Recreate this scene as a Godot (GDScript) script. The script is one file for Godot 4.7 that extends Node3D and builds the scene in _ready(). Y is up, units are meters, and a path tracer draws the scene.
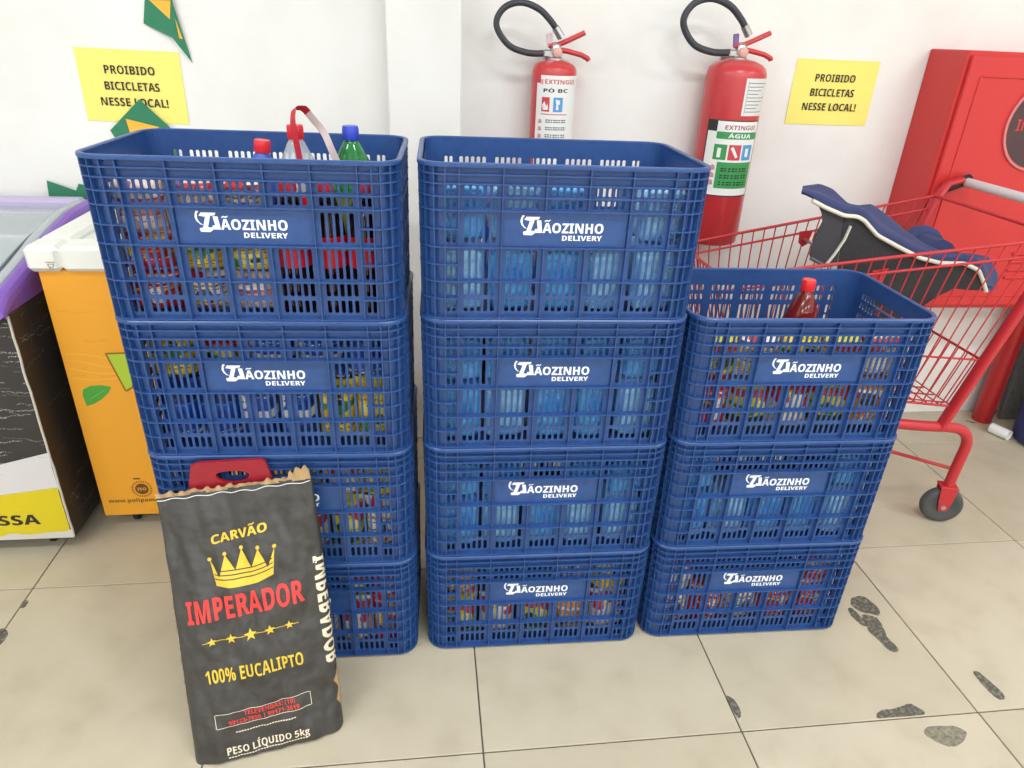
extends Node3D
# A corner of a supermarket: three stacks of blue delivery crates on a beige tile floor,
# a sack of charcoal leaning on them, freezers, extinguishers, a hydrant cabinet and a trolley.

const PITCH := 0.3015      # height of one crate in a stack
const CW := 0.559          # crate width, depth, height
const CD := 0.36
const CH := 0.3062
const CR := 0.05           # corner radius of a crate
const TAPER := 0.003
const WALL_Z := -1.46

var M := {}
var taken := {}
var rng := RandomNumberGenerator.new()
var bold: Font
var heavy: Font

# ------------------------------------------------------------------ mesh builder
class MB:
	var v := PackedVector3Array()
	var n := PackedVector3Array()
	var t := PackedVector2Array()

	# a, b, c run counter-clockwise seen from outside
	func tri(a: Vector3, b: Vector3, c: Vector3, na: Vector3, nb: Vector3, nc: Vector3, ta := Vector2.ZERO, tb := Vector2.ZERO, tc := Vector2.ZERO) -> void:
		v.append(a); v.append(c); v.append(b)
		n.append(na); n.append(nc); n.append(nb)
		t.append(ta); t.append(tc); t.append(tb)

	func flat(a: Vector3, b: Vector3, c: Vector3) -> void:
		var m := (b - a).cross(c - a).normalized()
		tri(a, b, c, m, m, m)

	func quad(a: Vector3, b: Vector3, c: Vector3, d: Vector3) -> void:
		var m := (c - a).cross(d - b).normalized()
		tri(a, b, c, m, m, m, Vector2(0, 1), Vector2(1, 1), Vector2(1, 0))
		tri(a, c, d, m, m, m, Vector2(0, 1), Vector2(1, 0), Vector2(0, 0))

	func quad_out(a: Vector3, b: Vector3, c: Vector3, d: Vector3, o: Vector3) -> void:
		var m := (c - a).cross(d - b)
		if m.dot((a + b + c + d) / 4.0 - o) < 0.0:
			quad(d, c, b, a)
		else:
			quad(a, b, c, d)

	# a box with chamfered edges
	func box(xf: Transform3D, size: Vector3, bev := 0.004) -> void:
		var h := size / 2.0
		var o := xf.origin
		var b := minf(bev, minf(h.x, minf(h.y, h.z)) * 0.9)
		var g := [h.x, h.y, h.z]
		var at := func(ax: int, s: Array) -> Vector3:
			var q := [0.0, 0.0, 0.0]
			for i in 3:
				q[i] = s[i] * (g[i] if i == ax else g[i] - b)
			return xf * Vector3(q[0], q[1], q[2])
		for ax in 3:
			var i: int = (ax + 1) % 3
			var j: int = (ax + 2) % 3
			for s in [-1.0, 1.0]:
				var c := []
				for k in [[-1.0, -1.0], [1.0, -1.0], [1.0, 1.0], [-1.0, 1.0]]:
					var e := [0.0, 0.0, 0.0]
					e[ax] = s; e[i] = k[0]; e[j] = k[1]
					c.append(at.call(ax, e))
				quad_out(c[0], c[1], c[2], c[3], o)
			for si in [-1.0, 1.0]:
				for sj in [-1.0, 1.0]:
					var e0 := [0.0, 0.0, 0.0]
					e0[ax] = -1.0; e0[i] = si; e0[j] = sj
					var e1 := e0.duplicate()
					e1[ax] = 1.0
					quad_out(at.call(i, e0), at.call(i, e1), at.call(j, e1), at.call(j, e0), o)
		for sx in [-1.0, 1.0]:
			for sy in [-1.0, 1.0]:
				for sz in [-1.0, 1.0]:
					var e := [sx, sy, sz]
					var a: Vector3 = at.call(0, e)
					var bb: Vector3 = at.call(1, e)
					var c: Vector3 = at.call(2, e)
					if (bb - a).cross(c - a).dot((a + bb + c) / 3.0 - o) < 0.0:
						flat(a, c, bb)
					else:
						flat(a, bb, c)

	# profile of (radius, height) points from the bottom up, turned about y
	func lathe(xf: Transform3D, prof: Array, seg := 24) -> void:
		var k := prof.size()
		var nn := []
		for i in k - 1:
			var d: Vector2 = prof[i + 1] - prof[i]
			nn.append(Vector2(d.y, -d.x).normalized())
		for i in k - 1:
			var p0: Vector2 = prof[i]
			var p1: Vector2 = prof[i + 1]
			var n0: Vector2 = nn[i]
			var n1: Vector2 = nn[i]
			if i > 0 and nn[i].dot(nn[i - 1]) > 0.6:
				n0 = (nn[i] + nn[i - 1]).normalized()
			if i < k - 2 and nn[i].dot(nn[i + 1]) > 0.6:
				n1 = (nn[i] + nn[i + 1]).normalized()
			for s in seg:
				var a0 := TAU * s / seg
				var a1 := TAU * (s + 1) / seg
				var c0 := Vector3(sin(a0), 0, cos(a0))
				var c1 := Vector3(sin(a1), 0, cos(a1))
				var q := [xf * (c0 * p0.x + Vector3(0, p0.y, 0)), xf * (c1 * p0.x + Vector3(0, p0.y, 0)), xf * (c1 * p1.x + Vector3(0, p1.y, 0)), xf * (c0 * p1.x + Vector3(0, p1.y, 0))]
				var w := [(xf.basis * (c0 * n0.x + Vector3(0, n0.y, 0))).normalized(), (xf.basis * (c1 * n0.x + Vector3(0, n0.y, 0))).normalized(), (xf.basis * (c1 * n1.x + Vector3(0, n1.y, 0))).normalized(), (xf.basis * (c0 * n1.x + Vector3(0, n1.y, 0))).normalized()]
				if p0.x > 1e-6:
					tri(q[0], q[1], q[2], w[0], w[1], w[2])
				if p1.x > 1e-6:
					tri(q[0], q[2], q[3], w[0], w[2], w[3])

	# a round (or flattened) bar along points
	func tube(pts: Array, r: float, seg := 8, caps := true, squash := 1.0) -> void:
		var k := pts.size()
		var tan := []
		for i in k:
			var d: Vector3 = pts[mini(i + 1, k - 1)] - pts[maxi(i - 1, 0)]
			tan.append(d.normalized())
		var up := Vector3.UP if absf(tan[0].y) < 0.9 else Vector3.RIGHT
		var side: Vector3 = tan[0].cross(up).normalized()
		var rings := []
		var norms := []
		for i in k:
			side = (side - tan[i] * side.dot(tan[i])).normalized()
			var o: Vector3 = side.cross(tan[i]).normalized()
			var ring := []
			var nr := []
			for s in seg:
				var a := TAU * s / seg
				ring.append(pts[i] + side * cos(a) * r + o * sin(a) * r * squash)
				nr.append((side * cos(a) * squash + o * sin(a)).normalized())
			rings.append(ring); norms.append(nr)
		for i in k - 1:
			for s in seg:
				var e := (s + 1) % seg
				tri(rings[i][s], rings[i + 1][s], rings[i + 1][e], norms[i][s], norms[i + 1][s], norms[i + 1][e])
				tri(rings[i][s], rings[i + 1][e], rings[i][e], norms[i][s], norms[i + 1][e], norms[i][e])
		if caps:
			for s in range(1, seg - 1):
				flat(rings[0][0], rings[0][s], rings[0][s + 1])
				flat(rings[k - 1][0], rings[k - 1][s + 1], rings[k - 1][s])

	# a smooth surface from f(u, v); du x dv points outward
	func grid(f: Callable, nu: int, nv: int, flip := false) -> void:
		var p := []
		for i in nu + 1:
			var row := PackedVector3Array()
			for j in nv + 1:
				row.append(f.call(float(i) / nu, float(j) / nv))
			p.append(row)
		var m := []
		for i in nu + 1:
			var row := PackedVector3Array()
			for j in nv + 1:
				var a: Vector3 = p[mini(i + 1, nu)][j] - p[maxi(i - 1, 0)][j]
				var b: Vector3 = p[i][mini(j + 1, nv)] - p[i][maxi(j - 1, 0)]
				var c := a.cross(b).normalized()
				row.append(-c if flip else c)
			m.append(row)
		for i in nu:
			for j in nv:
				var q := [Vector2i(i, j), Vector2i(i + 1, j), Vector2i(i + 1, j + 1), Vector2i(i, j + 1)]
				if flip:
					q.reverse()
				for k in [[0, 1, 2], [0, 2, 3]]:
					var a: Vector2i = q[k[0]]
					var b: Vector2i = q[k[1]]
					var c: Vector2i = q[k[2]]
					tri(p[a.x][a.y], p[b.x][b.y], p[c.x][c.y], m[a.x][a.y], m[b.x][b.y], m[c.x][c.y],
						Vector2(float(a.x) / nu, 1.0 - float(a.y) / nv), Vector2(float(b.x) / nu, 1.0 - float(b.y) / nv), Vector2(float(c.x) / nu, 1.0 - float(c.y) / nv))

	# a flat outline in x-y, given depth along +z
	func prism(poly: PackedVector2Array, depth: float, xf := Transform3D.IDENTITY) -> void:
		if Geometry2D.is_polygon_clockwise(poly):
			poly = poly.duplicate()
			poly.reverse()
		var ix := Geometry2D.triangulate_polygon(poly)
		for i in range(0, ix.size(), 3):
			var a := poly[ix[i]]
			var b := poly[ix[i + 1]]
			var c := poly[ix[i + 2]]
			if (b - a).cross(c - a) < 0.0:
				var s := b
				b = c
				c = s
			flat(xf * Vector3(a.x, a.y, depth), xf * Vector3(b.x, b.y, depth), xf * Vector3(c.x, c.y, depth))
			flat(xf * Vector3(a.x, a.y, 0), xf * Vector3(c.x, c.y, 0), xf * Vector3(b.x, b.y, 0))
		for i in poly.size():
			var a := poly[i]
			var b := poly[(i + 1) % poly.size()]
			quad(xf * Vector3(a.x, a.y, 0), xf * Vector3(b.x, b.y, 0), xf * Vector3(b.x, b.y, depth), xf * Vector3(a.x, a.y, depth))

	func mesh() -> ArrayMesh:
		var arr := []
		arr.resize(Mesh.ARRAY_MAX)
		arr[Mesh.ARRAY_VERTEX] = v
		arr[Mesh.ARRAY_NORMAL] = n
		arr[Mesh.ARRAY_TEX_UV] = t
		var m := ArrayMesh.new()
		m.add_surface_from_arrays(Mesh.PRIMITIVE_TRIANGLES, arr)
		return m

# ------------------------------------------------------------------ scene helpers
func numbered(called: String) -> String:
	var k: int = taken.get(called, 0)
	taken[called] = k + 1
	return called if k == 0 else "%s_%03d" % [called, k]

func tag(o: Node, label: String, category := "", group := "", kind := "") -> Node:
	if label: o.set_meta("label", label)
	if category: o.set_meta("category", category)
	if group: o.set_meta("group", group)
	if kind: o.set_meta("kind", kind)
	return o

func thing(called: String, at: Vector3, turn := 0.0) -> Node3D:
	var o := Node3D.new()
	o.name = numbered(called)
	add_child(o)
	o.position = at
	o.rotation.y = turn
	return o

func part(called: String, mesh: Mesh, m: Material, parent: Node = self, xf := Transform3D.IDENTITY) -> MeshInstance3D:
	var o := MeshInstance3D.new()
	o.name = numbered(called) if parent == self else called
	o.mesh = mesh
	o.material_override = m
	o.transform = xf
	parent.add_child(o, true)
	return o

func at(p: Vector3, rx := 0.0, ry := 0.0, rz := 0.0) -> Transform3D:
	return Transform3D(Basis.from_euler(Vector3(rx, ry, rz)), p)

func box_mesh(size: Vector3, bev := 0.004) -> ArrayMesh:
	var b := MB.new()
	b.box(Transform3D.IDENTITY, size, bev)
	return b.mesh()

func mat(c: Color, rough := 0.5, metal := 0.0, spec := 0.5) -> StandardMaterial3D:
	var m := StandardMaterial3D.new()
	m.albedo_color = c
	m.roughness = rough
	m.metallic = metal
	m.metallic_specular = spec
	return m

func rgb(r: int, g: int, b: int, a := 1.0) -> Color:
	return Color(r / 255.0, g / 255.0, b / 255.0, a)

func noise_tex(freq: float, stops: Array, seed_: int, size := 512, octaves := 4) -> NoiseTexture2D:
	var f := FastNoiseLite.new()
	f.seed = seed_
	f.frequency = freq
	f.fractal_octaves = octaves
	var g := Gradient.new()
	var off := PackedFloat32Array()
	var col := PackedColorArray()
	for s in stops:
		off.append(s[0]); col.append(s[1])
	g.offsets = off
	g.colors = col
	var n := NoiseTexture2D.new()
	n.width = size
	n.height = size
	n.seamless = true
	n.noise = f
	n.color_ramp = g
	return n

func bump_tex(freq: float, strength: float, seed_: int, size := 512, octaves := 4) -> NoiseTexture2D:
	var f := FastNoiseLite.new()
	f.seed = seed_
	f.frequency = freq
	f.fractal_octaves = octaves
	var n := NoiseTexture2D.new()
	n.width = size
	n.height = size
	n.seamless = true
	n.as_normal_map = true
	n.bump_strength = strength
	n.noise = f
	return n

# ------------------------------------------------------------------ lettering
var cap_cache := {}

func glyphs(text: String, font: Font) -> Dictionary:
	var tm := TextMesh.new()
	tm.font = font
	tm.font_size = 64
	tm.pixel_size = 0.01
	tm.depth = 0.0
	tm.curve_step = 1.0
	tm.text = text
	tm.horizontal_alignment = HORIZONTAL_ALIGNMENT_LEFT
	var a := tm.get_mesh_arrays()
	return {"v": a[Mesh.ARRAY_VERTEX], "i": a[Mesh.ARRAY_INDEX]}

func span(vs: PackedVector3Array) -> Rect2:
	var lo := Vector2(1e9, 1e9)
	var hi := Vector2(-1e9, -1e9)
	for p in vs:
		lo = lo.min(Vector2(p.x, p.y))
		hi = hi.max(Vector2(p.x, p.y))
	return Rect2(lo, hi - lo)

# triangles of a flat figure: points in metres, baseline at y 0
func text_tris(text: String, font: Font, cap: float, width := 0.0, align := -1) -> Array:
	if not cap_cache.has(font):
		cap_cache[font] = span(glyphs("H", font).v)
	var ref: Rect2 = cap_cache[font]
	# accents of the heavy face are drawn apart
	var bare := text
	if font == heavy:
		bare = text.replace("Ã", "A").replace("Á", "A").replace("Ó", "O")
	var g := glyphs(bare, font)
	var r := span(g.v)
	var sy: float = cap / ref.size.y
	var sx: float = sy if width <= 0.0 else width / r.size.x
	var shift: float = [0.0, -0.5, -1.0][align + 1] * r.size.x * sx
	var pts := []
	for p in g.v:
		pts.append(Vector2((p.x - r.position.x) * sx + shift, (p.y - ref.position.y) * sy))
	var one := []
	if g.i != null and g.i.size() > 0:
		for i in g.i:
			one.append(pts[i])
	else:
		one = pts
	if bare != text:
		for i in text.length():
			if text[i] == bare[i]: continue
			var left: float = span(glyphs(bare.substr(0, i), font).v).size.x if i > 0 else 0.0
			var right := span(glyphs(bare.substr(0, i + 1), font).v).size.x
			var c := Vector2((left + right) / 2.0 * sx + shift, cap * 1.17)
			var u := Vector2(cap * 0.085 * sx / sy, cap * 0.085)
			if text[i] == "Ã":
				for q in [[-3.4, -0.9, -1.2, 0.3], [-1.2, 0.3, 1.2, -0.4], [1.2, -0.4, 3.4, 0.8]]:
					var p0 := c + Vector2(q[0], q[1]) * u
					var p1 := c + Vector2(q[2], q[3]) * u
					var h := Vector2(0, u.y * 1.5)
					one.append_array([p0, p1, p1 + h, p0, p1 + h, p0 + h])
			else:
				one.append_array([c + Vector2(-1.0, -0.8) * u, c + Vector2(0.4, -0.8) * u, c + Vector2(2.4, 1.4) * u, c + Vector2(-1.0, -0.8) * u, c + Vector2(2.4, 1.4) * u, c + Vector2(0.2, 1.4) * u])
	return one

func poly_tris(poly: PackedVector2Array) -> Array:
	var out := []
	for i in Geometry2D.triangulate_polygon(poly):
		out.append(poly[i])
	return out

# lays flat triangles on a surface f(Vector2) -> Vector3; long edges are split so that print follows the surface
func lay(tris: Array, f: Callable, most := 0.0, b: MB = null) -> MB:
	if b == null:
		b = MB.new()
	var work := []
	for i in range(0, tris.size(), 3):
		work.append([tris[i], tris[i + 1], tris[i + 2]])
	while work.size() > 0:
		var q: Array = work.pop_back()
		var p0: Vector2 = q[0]
		var p1: Vector2 = q[1]
		var p2: Vector2 = q[2]
		if most > 0.0:
			var l := [p0.distance_to(p1), p1.distance_to(p2), p2.distance_to(p0)]
			var big: float = maxf(l[0], maxf(l[1], l[2]))
			if big > most:
				var k := l.find(big)
				var m: Vector2 = (q[k] + q[(k + 1) % 3]) / 2.0
				work.append([q[k], m, q[(k + 2) % 3]])
				work.append([m, q[(k + 1) % 3], q[(k + 2) % 3]])
				continue
		if (p1 - p0).cross(p2 - p0) < 0.0:
			b.flat(f.call(p0), f.call(p2), f.call(p1))
		else:
			b.flat(f.call(p0), f.call(p1), f.call(p2))
	return b

# on a plane through o with axes r and u
func on_plane(o: Vector3, r: Vector3, u: Vector3) -> Callable:
	return func(p: Vector2) -> Vector3: return o + r * p.x + u * p.y

# round an upright cylinder: x is arc length measured from angle a0, y is height
func on_cylinder(o: Vector3, radius: float, a0: float) -> Callable:
	return func(p: Vector2) -> Vector3:
		var a := a0 + p.x / radius
		return o + Vector3(sin(a) * radius, p.y, cos(a) * radius)

func rect_tris(x: float, y: float, w: float, h: float) -> Array:
	return [Vector2(x, y), Vector2(x + w, y), Vector2(x + w, y + h), Vector2(x, y), Vector2(x + w, y + h), Vector2(x, y + h)]

func print_part(called: String, tris: Array, f: Callable, m: Material, parent: Node, most := 0.0) -> MeshInstance3D:
	return part(called, lay(tris, f, most).mesh(), m, parent)

# ------------------------------------------------------------------ start
func _ready() -> void:
	rng.seed = 7
	# camera
	var cam := Camera3D.new()
	cam.name = "camera"
	cam.transform = Transform3D(Basis.from_euler(Vector3(-0.4659, -0.1366, 0.0445)), Vector3(-0.1104, 1.4205, 1.002))
	cam.fov = rad_to_deg(2.0 * atan(384.0 / 696.06))
	cam.near = 0.02
	add_child(cam)
	cam.current = true
	# air and exposure
	var env := Environment.new()
	env.background_mode = Environment.BG_COLOR
	env.background_color = Color(0.9, 0.92, 0.95)
	env.background_energy_multiplier = 0.3
	env.ambient_light_source = Environment.AMBIENT_SOURCE_DISABLED
	env.tonemap_mode = Environment.TONE_MAPPER_LINEAR
	env.tonemap_exposure = 1.0
	env.sdfgi_enabled = true
	env.ssao_enabled = true
	env.ssil_enabled = true
	var we := WorldEnvironment.new()
	we.name = "world_environment"
	we.environment = env
	add_child(we)
	# ceiling lamps of the shop
	for z in [0.6, 2.6, 4.6, 6.5]:
		for x in [-1.8, 0.6, 3.0]:
			ceiling_lamp(Vector3(x, 2.98, z), 2.85)

	bold = sys_font(700)
	var fat := FontVariation.new()
	fat.base_font = bold
	fat.variation_embolden = 0.35
	heavy = fat
	materials()
	room()
	crate_stacks()
	charcoal_bag()
	freezers()
	wall_things()
	cabinet()
	trolley()
	contents()
	small_things()

func sys_font(weight: int) -> Font:
	var f := SystemFont.new()
	f.font_names = PackedStringArray(["Droid Sans"])
	f.font_weight = weight
	return f

func ceiling_lamp(p: Vector3, energy: float) -> void:
	var o := thing("ceiling_lamp", p)
	tag(o, "long white fluorescent fitting under the shop ceiling", "ceiling lamp", "ceiling lamps of the shop")
	part("housing", box_mesh(Vector3(1.3, 0.04, 0.3), 0.01), mat(rgb(235, 235, 232), 0.5), o)
	var glow := mat(Color.WHITE, 0.5)
	glow.emission_enabled = true
	glow.emission = Color(1.0, 0.98, 0.95)
	glow.emission_energy_multiplier = 2.0
	part("lamp_diffuser", box_mesh(Vector3(1.24, 0.02, 0.24), 0.005), glow, o, at(Vector3(0, -0.03, 0)))
	var l := AreaLight3D.new()
	l.name = "lamp_light"
	l.area_size = Vector2(1.24, 0.24)
	l.light_energy = energy
	l.light_color = Color(0.955, 0.98, 1.0)
	l.area_range = 12.0
	l.shadow_enabled = true
	l.position = Vector3(0, -0.05, 0)
	l.rotation.x = -PI / 2
	o.add_child(l)

# ------------------------------------------------------------------ materials
func materials() -> void:
	M.wall = mat(rgb(243, 242, 240), 0.75)
	M.wall.albedo_texture = noise_tex(0.006, [[0.0, rgb(244, 243, 241)], [0.5, rgb(252, 251, 249)], [1.0, Color.WHITE]], 3)
	M.wall.uv1_triplanar = true
	M.wall.uv1_world_triplanar = true
	M.wall.uv1_scale = Vector3.ONE * 0.6
	M.ceiling = mat(rgb(235, 235, 235), 0.9)
	M.grout = mat(rgb(92, 86, 76), 0.9)
	M.tile = []
	for k in 3:
		var m := mat([rgb(197, 187, 165), rgb(200, 190, 169), rgb(194, 184, 162)][k], 0.42)
		m.albedo_texture = noise_tex(0.012, [[0.0, rgb(236, 234, 230)], [0.45, rgb(249, 248, 246)], [1.0, Color.WHITE]], 11 + k, 512, 5)
		m.uv1_triplanar = true
		m.uv1_world_triplanar = true
		m.uv1_scale = Vector3.ONE * 0.9
		M.tile.append(m)
	M.crate = mat(rgb(43, 78, 136), 0.33)
	M.crate.albedo_texture = noise_tex(0.02, [[0.0, rgb(225, 228, 235)], [0.5, rgb(250, 250, 252)], [0.8, Color.WHITE], [1.0, rgb(236, 240, 248)]], 21)
	M.crate.uv1_triplanar = true
	M.crate.uv1_world_triplanar = true
	M.crate.uv1_scale = Vector3.ONE * 3.0
	M.ink_white = mat(rgb(236, 240, 246), 0.6)
	M.red = mat(rgb(206, 32, 38), 0.35)
	M.red_paint = mat(rgb(192, 44, 52), 0.4)
	M.black = mat(rgb(24, 24, 26), 0.5)
	M.grey = mat(rgb(120, 122, 124), 0.5)
	M.steel = mat(rgb(190, 192, 194), 0.3, 0.9)
	M.white = mat(rgb(238, 238, 234), 0.5)
	M.paper = mat(rgb(238, 238, 236), 0.8)
	M.yellow_paper = mat(rgb(252, 236, 126), 0.8)
	M.ink_dark = mat(rgb(42, 40, 38), 0.7)

# ------------------------------------------------------------------ the room
func room() -> void:
	var fl := Node3D.new()
	fl.name = "floor"
	add_child(fl)
	tag(fl, "beige polished square floor tiles with thin dark joints", "", "", "structure")
	part("joint_bed", box_mesh(Vector3(7.3, 0.1, 9.2), 0.001), M.grout, fl, at(Vector3(0.6, -0.0535, 2.95)))
	var tm := box_mesh(Vector3(0.5965, 0.012, 0.5965), 0.0012)
	for i in 12:
		for j in 15:
			var x := -3.0 + 0.6 * i + 0.3
			var z := -1.8 + 0.6 * j + 0.3
			if z < -1.6:
				var cut := box_mesh(Vector3(0.5965, 0.012, 0.33), 0.0012)
				part("tile", cut, M.tile[rng.randi() % 3], fl, at(Vector3(x, -0.006, -1.368)))
			else:
				part("tile", tm, M.tile[rng.randi() % 3], fl, at(Vector3(x, -0.006, z)))
	footprints(fl)
	var wall := func(called: String, label: String, c: Vector3, s: Vector3) -> MeshInstance3D:
		var o := part(called, box_mesh(s, 0.002), M.wall, self, at(c))
		tag(o, label, "", "", "structure")
		return o
	wall.call("wall_back", "white painted shop wall behind the crate stacks", Vector3(0.6, 1.5, WALL_Z - 0.1), Vector3(7.6, 3.2, 0.2))
	wall.call("wall_left", "white wall at the side by the freezers", Vector3(-3.1, 1.5, 3.0), Vector3(0.2, 3.2, 9.2))
	wall.call("wall_right", "white wall at the side by the trolley", Vector3(4.3, 1.5, 3.0), Vector3(0.2, 3.2, 9.2))
	wall.call("wall_front", "white wall at the far end of the shop", Vector3(0.6, 1.5, 7.3), Vector3(7.6, 3.2, 0.2))
	tag(part("trim_1", box_mesh(Vector3(0.226, 3.0, 0.118), 0.004), M.wall, self, at(Vector3(-0.1, 1.5, WALL_Z + 0.056))), "white painted pilaster standing out from the wall", "", "", "structure")
	tag(part("ceiling", box_mesh(Vector3(7.6, 0.1, 9.2), 0.002), M.ceiling, self, at(Vector3(0.6, 3.05, 3.0))), "plain white shop ceiling", "", "", "structure")

func footprints(fl: Node) -> void:
	# grey dirt with a tread grain and a ragged outline
	var img := Image.create(256, 256, false, Image.FORMAT_RGBA8)
	var f := FastNoiseLite.new()
	f.seed = 5
	f.frequency = 0.05
	f.fractal_octaves = 5
	for y in 256:
		for x in 256:
			var g := f.get_noise_2d(x, y)
			var tread := 0.5 + 0.5 * sin((x * 0.35 + y) * 0.42 + g * 6.0)
			var a := clampf(0.66 + 0.5 * g + 0.14 * (tread - 0.5), 0.0, 1.0)
			img.set_pixel(x, y, Color(0.34 + 0.08 * g, 0.335 + 0.08 * g, 0.305 + 0.08 * g, a))
	var m := mat(Color.WHITE, 0.8)
	m.albedo_texture = ImageTexture.create_from_image(img)
	m.transparency = BaseMaterial3D.TRANSPARENCY_ALPHA
	m.uv1_triplanar = true
	m.uv1_world_triplanar = true
	m.uv1_scale = Vector3.ONE * 5.0
	var faint := m.duplicate()
	faint.albedo_color = Color(1.25, 1.25, 1.2, 0.72)
	var marks := [
		[[Vector2(1.064, -0.345), Vector2(1.078, -0.352), Vector2(1.086, -0.325), Vector2(1.09, -0.288), Vector2(1.074, -0.285), Vector2(1.062, -0.315)], m],
		[[Vector2(1.084, -0.36), Vector2(1.1, -0.388), Vector2(1.135, -0.394), Vector2(1.152, -0.372), Vector2(1.156, -0.34), Vector2(1.142, -0.318), Vector2(1.122, -0.326), Vector2(1.1, -0.334)], m],
		[[Vector2(1.094, -0.325), Vector2(1.13, -0.31), Vector2(1.126, -0.27), Vector2(1.118, -0.24), Vector2(1.124, -0.205), Vector2(1.113, -0.19), Vector2(1.095, -0.197), Vector2(1.088, -0.23), Vector2(1.078, -0.264), Vector2(1.086, -0.288)], m],
		[[Vector2(1.272, -0.11), Vector2(1.288, -0.112), Vector2(1.297, -0.08), Vector2(1.304, -0.045), Vector2(1.292, -0.028), Vector2(1.276, -0.034), Vector2(1.27, -0.07)], m],
		[[Vector2(0.942, -0.006), Vector2(0.96, -0.024), Vector2(1.0, -0.027), Vector2(1.04, -0.036), Vector2(1.056, -0.03), Vector2(1.064, -0.006), Vector2(1.0, -0.004)], m],
		[[Vector2(1.03, 0.04), Vector2(1.048, 0.028), Vector2(1.085, 0.028), Vector2(1.115, 0.032), Vector2(1.132, 0.046), Vector2(1.12, 0.062), Vector2(1.09, 0.078), Vector2(1.06, 0.078), Vector2(1.038, 0.06)], faint],
		[[Vector2(0.601, -0.094), Vector2(0.614, -0.088), Vector2(0.621, -0.062), Vector2(0.615, -0.04), Vector2(0.604, -0.038)], m],
		[[Vector2(-1.215, -0.45), Vector2(-1.19, -0.445), Vector2(-1.18, -0.42), Vector2(-1.188, -0.395), Vector2(-1.21, -0.385)], m],
		[[Vector2(-1.2, -0.55), Vector2(-1.188, -0.549), Vector2(-1.186, -0.53), Vector2(-1.196, -0.526)], m],
		[[Vector2(2.205, -1.372), Vector2(2.23, -1.36), Vector2(2.245, -1.346), Vector2(2.222, -1.35)], m]]
	for k in marks:
		# ragged edge: each side of the outline is split and jittered
		var src: Array = k[0]
		var out := PackedVector2Array()
		for i in src.size():
			var a: Vector2 = src[i]
			var b: Vector2 = src[(i + 1) % src.size()]
			var pre: Vector2 = src[(i + src.size() - 1) % src.size()]
			var post: Vector2 = src[(i + 2) % src.size()]
			for s in 5:
				out.append(a.cubic_interpolate(b, pre, post, s / 5.0) + Vector2(rng.randf_range(-1, 1), rng.randf_range(-1, 1)) * 0.0010)
		var b2 := lay(poly_tris(out), func(p: Vector2) -> Vector3: return Vector3(p.x, 0.0004, p.y))
		var o := part("footprint", b2.mesh(), k[1], fl)
		tag(o, "grey dirty shoe mark")

# ------------------------------------------------------------------ crates
func perim(s: float, off: float) -> Array:
	var a := CW - 2 * CR
	var b := CD - 2 * CR
	var q := CR * PI / 2
	var total := 2 * (a + b) + 4 * q
	s = fposmod(s, total)
	var nrm := Vector3.ZERO
	var p := Vector3.ZERO
	var cs := [[a, Vector3(1, 0, 0), Vector3(0, 0, 1), Vector3(-a / 2, 0, CD / 2)], [b, Vector3(0, 0, -1), Vector3(1, 0, 0), Vector3(CW / 2, 0, b / 2)],
		[a, Vector3(-1, 0, 0), Vector3(0, 0, -1), Vector3(a / 2, 0, -CD / 2)], [b, Vector3(0, 0, 1), Vector3(-1, 0, 0), Vector3(-CW / 2, 0, -b / 2)]]
	for k in 4:
		var l: float = cs[k][0]
		if s <= l:
			nrm = cs[k][2]
			p = cs[k][3] + cs[k][1] * s + nrm * off
			return [p, nrm]
		s -= l
		if s <= q:
			var th := s / CR
			nrm = cs[k][2] * cos(th) + cs[k][1] * sin(th)
			var c: Vector3 = cs[k][3] + cs[k][1] * l - cs[k][2] * CR
			return [c + nrm * (CR + off), nrm]
		s -= q
	return [Vector3.ZERO, Vector3.UP]

func cp(s: float, y: float, off: float) -> Vector3:
	var r := perim(s, off - TAPER * (1.0 - y / CH))
	return r[0] + Vector3(0, y, 0)

# s positions along the perimeter: starts of the four sides and the sampling of an arc
func side_start(k: int) -> float:
	var a := CW - 2 * CR
	var b := CD - 2 * CR
	var q := CR * PI / 2
	return [0.0, a + q, a + b + 2 * q, 2 * a + b + 3 * q][k]

func stops(s0: float, s1: float) -> Array:
	var a := CW - 2 * CR
	var b := CD - 2 * CR
	var q := CR * PI / 2
	var out := [s0]
	var total := 2 * (a + b) + 4 * q
	for turn in 2:
		for k in 4:
			var e: float = side_start(k) + [a, b, a, b][k] + turn * total
			for i in 7:
				var s := e + q * i / 6.0
				if s > s0 + 1e-6 and s < s1 - 1e-6:
					out.append(s)
	out.append(s1)
	return out

# a closed profile of (offset, height) swept along part of the perimeter
func sweep(b: MB, prof: Array, s0: float, s1: float, caps: bool) -> void:
	var st := stops(s0, s1)
	for i in st.size() - 1:
		for k in prof.size():
			var p: Vector2 = prof[k]
			var q: Vector2 = prof[(k + 1) % prof.size()]
			b.quad(cp(st[i], p.y, p.x), cp(st[i + 1], p.y, p.x), cp(st[i + 1], q.y, q.x), cp(st[i], q.y, q.x))
	if caps:
		var c := []
		for p in prof:
			c.append(cp(s0, p.y, p.x))
		b.quad(c[0], c[1], c[2], c[3])
		c = []
		for p in prof:
			c.append(cp(s1, p.y, p.x))
		b.quad(c[3], c[2], c[1], c[0])

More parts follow.
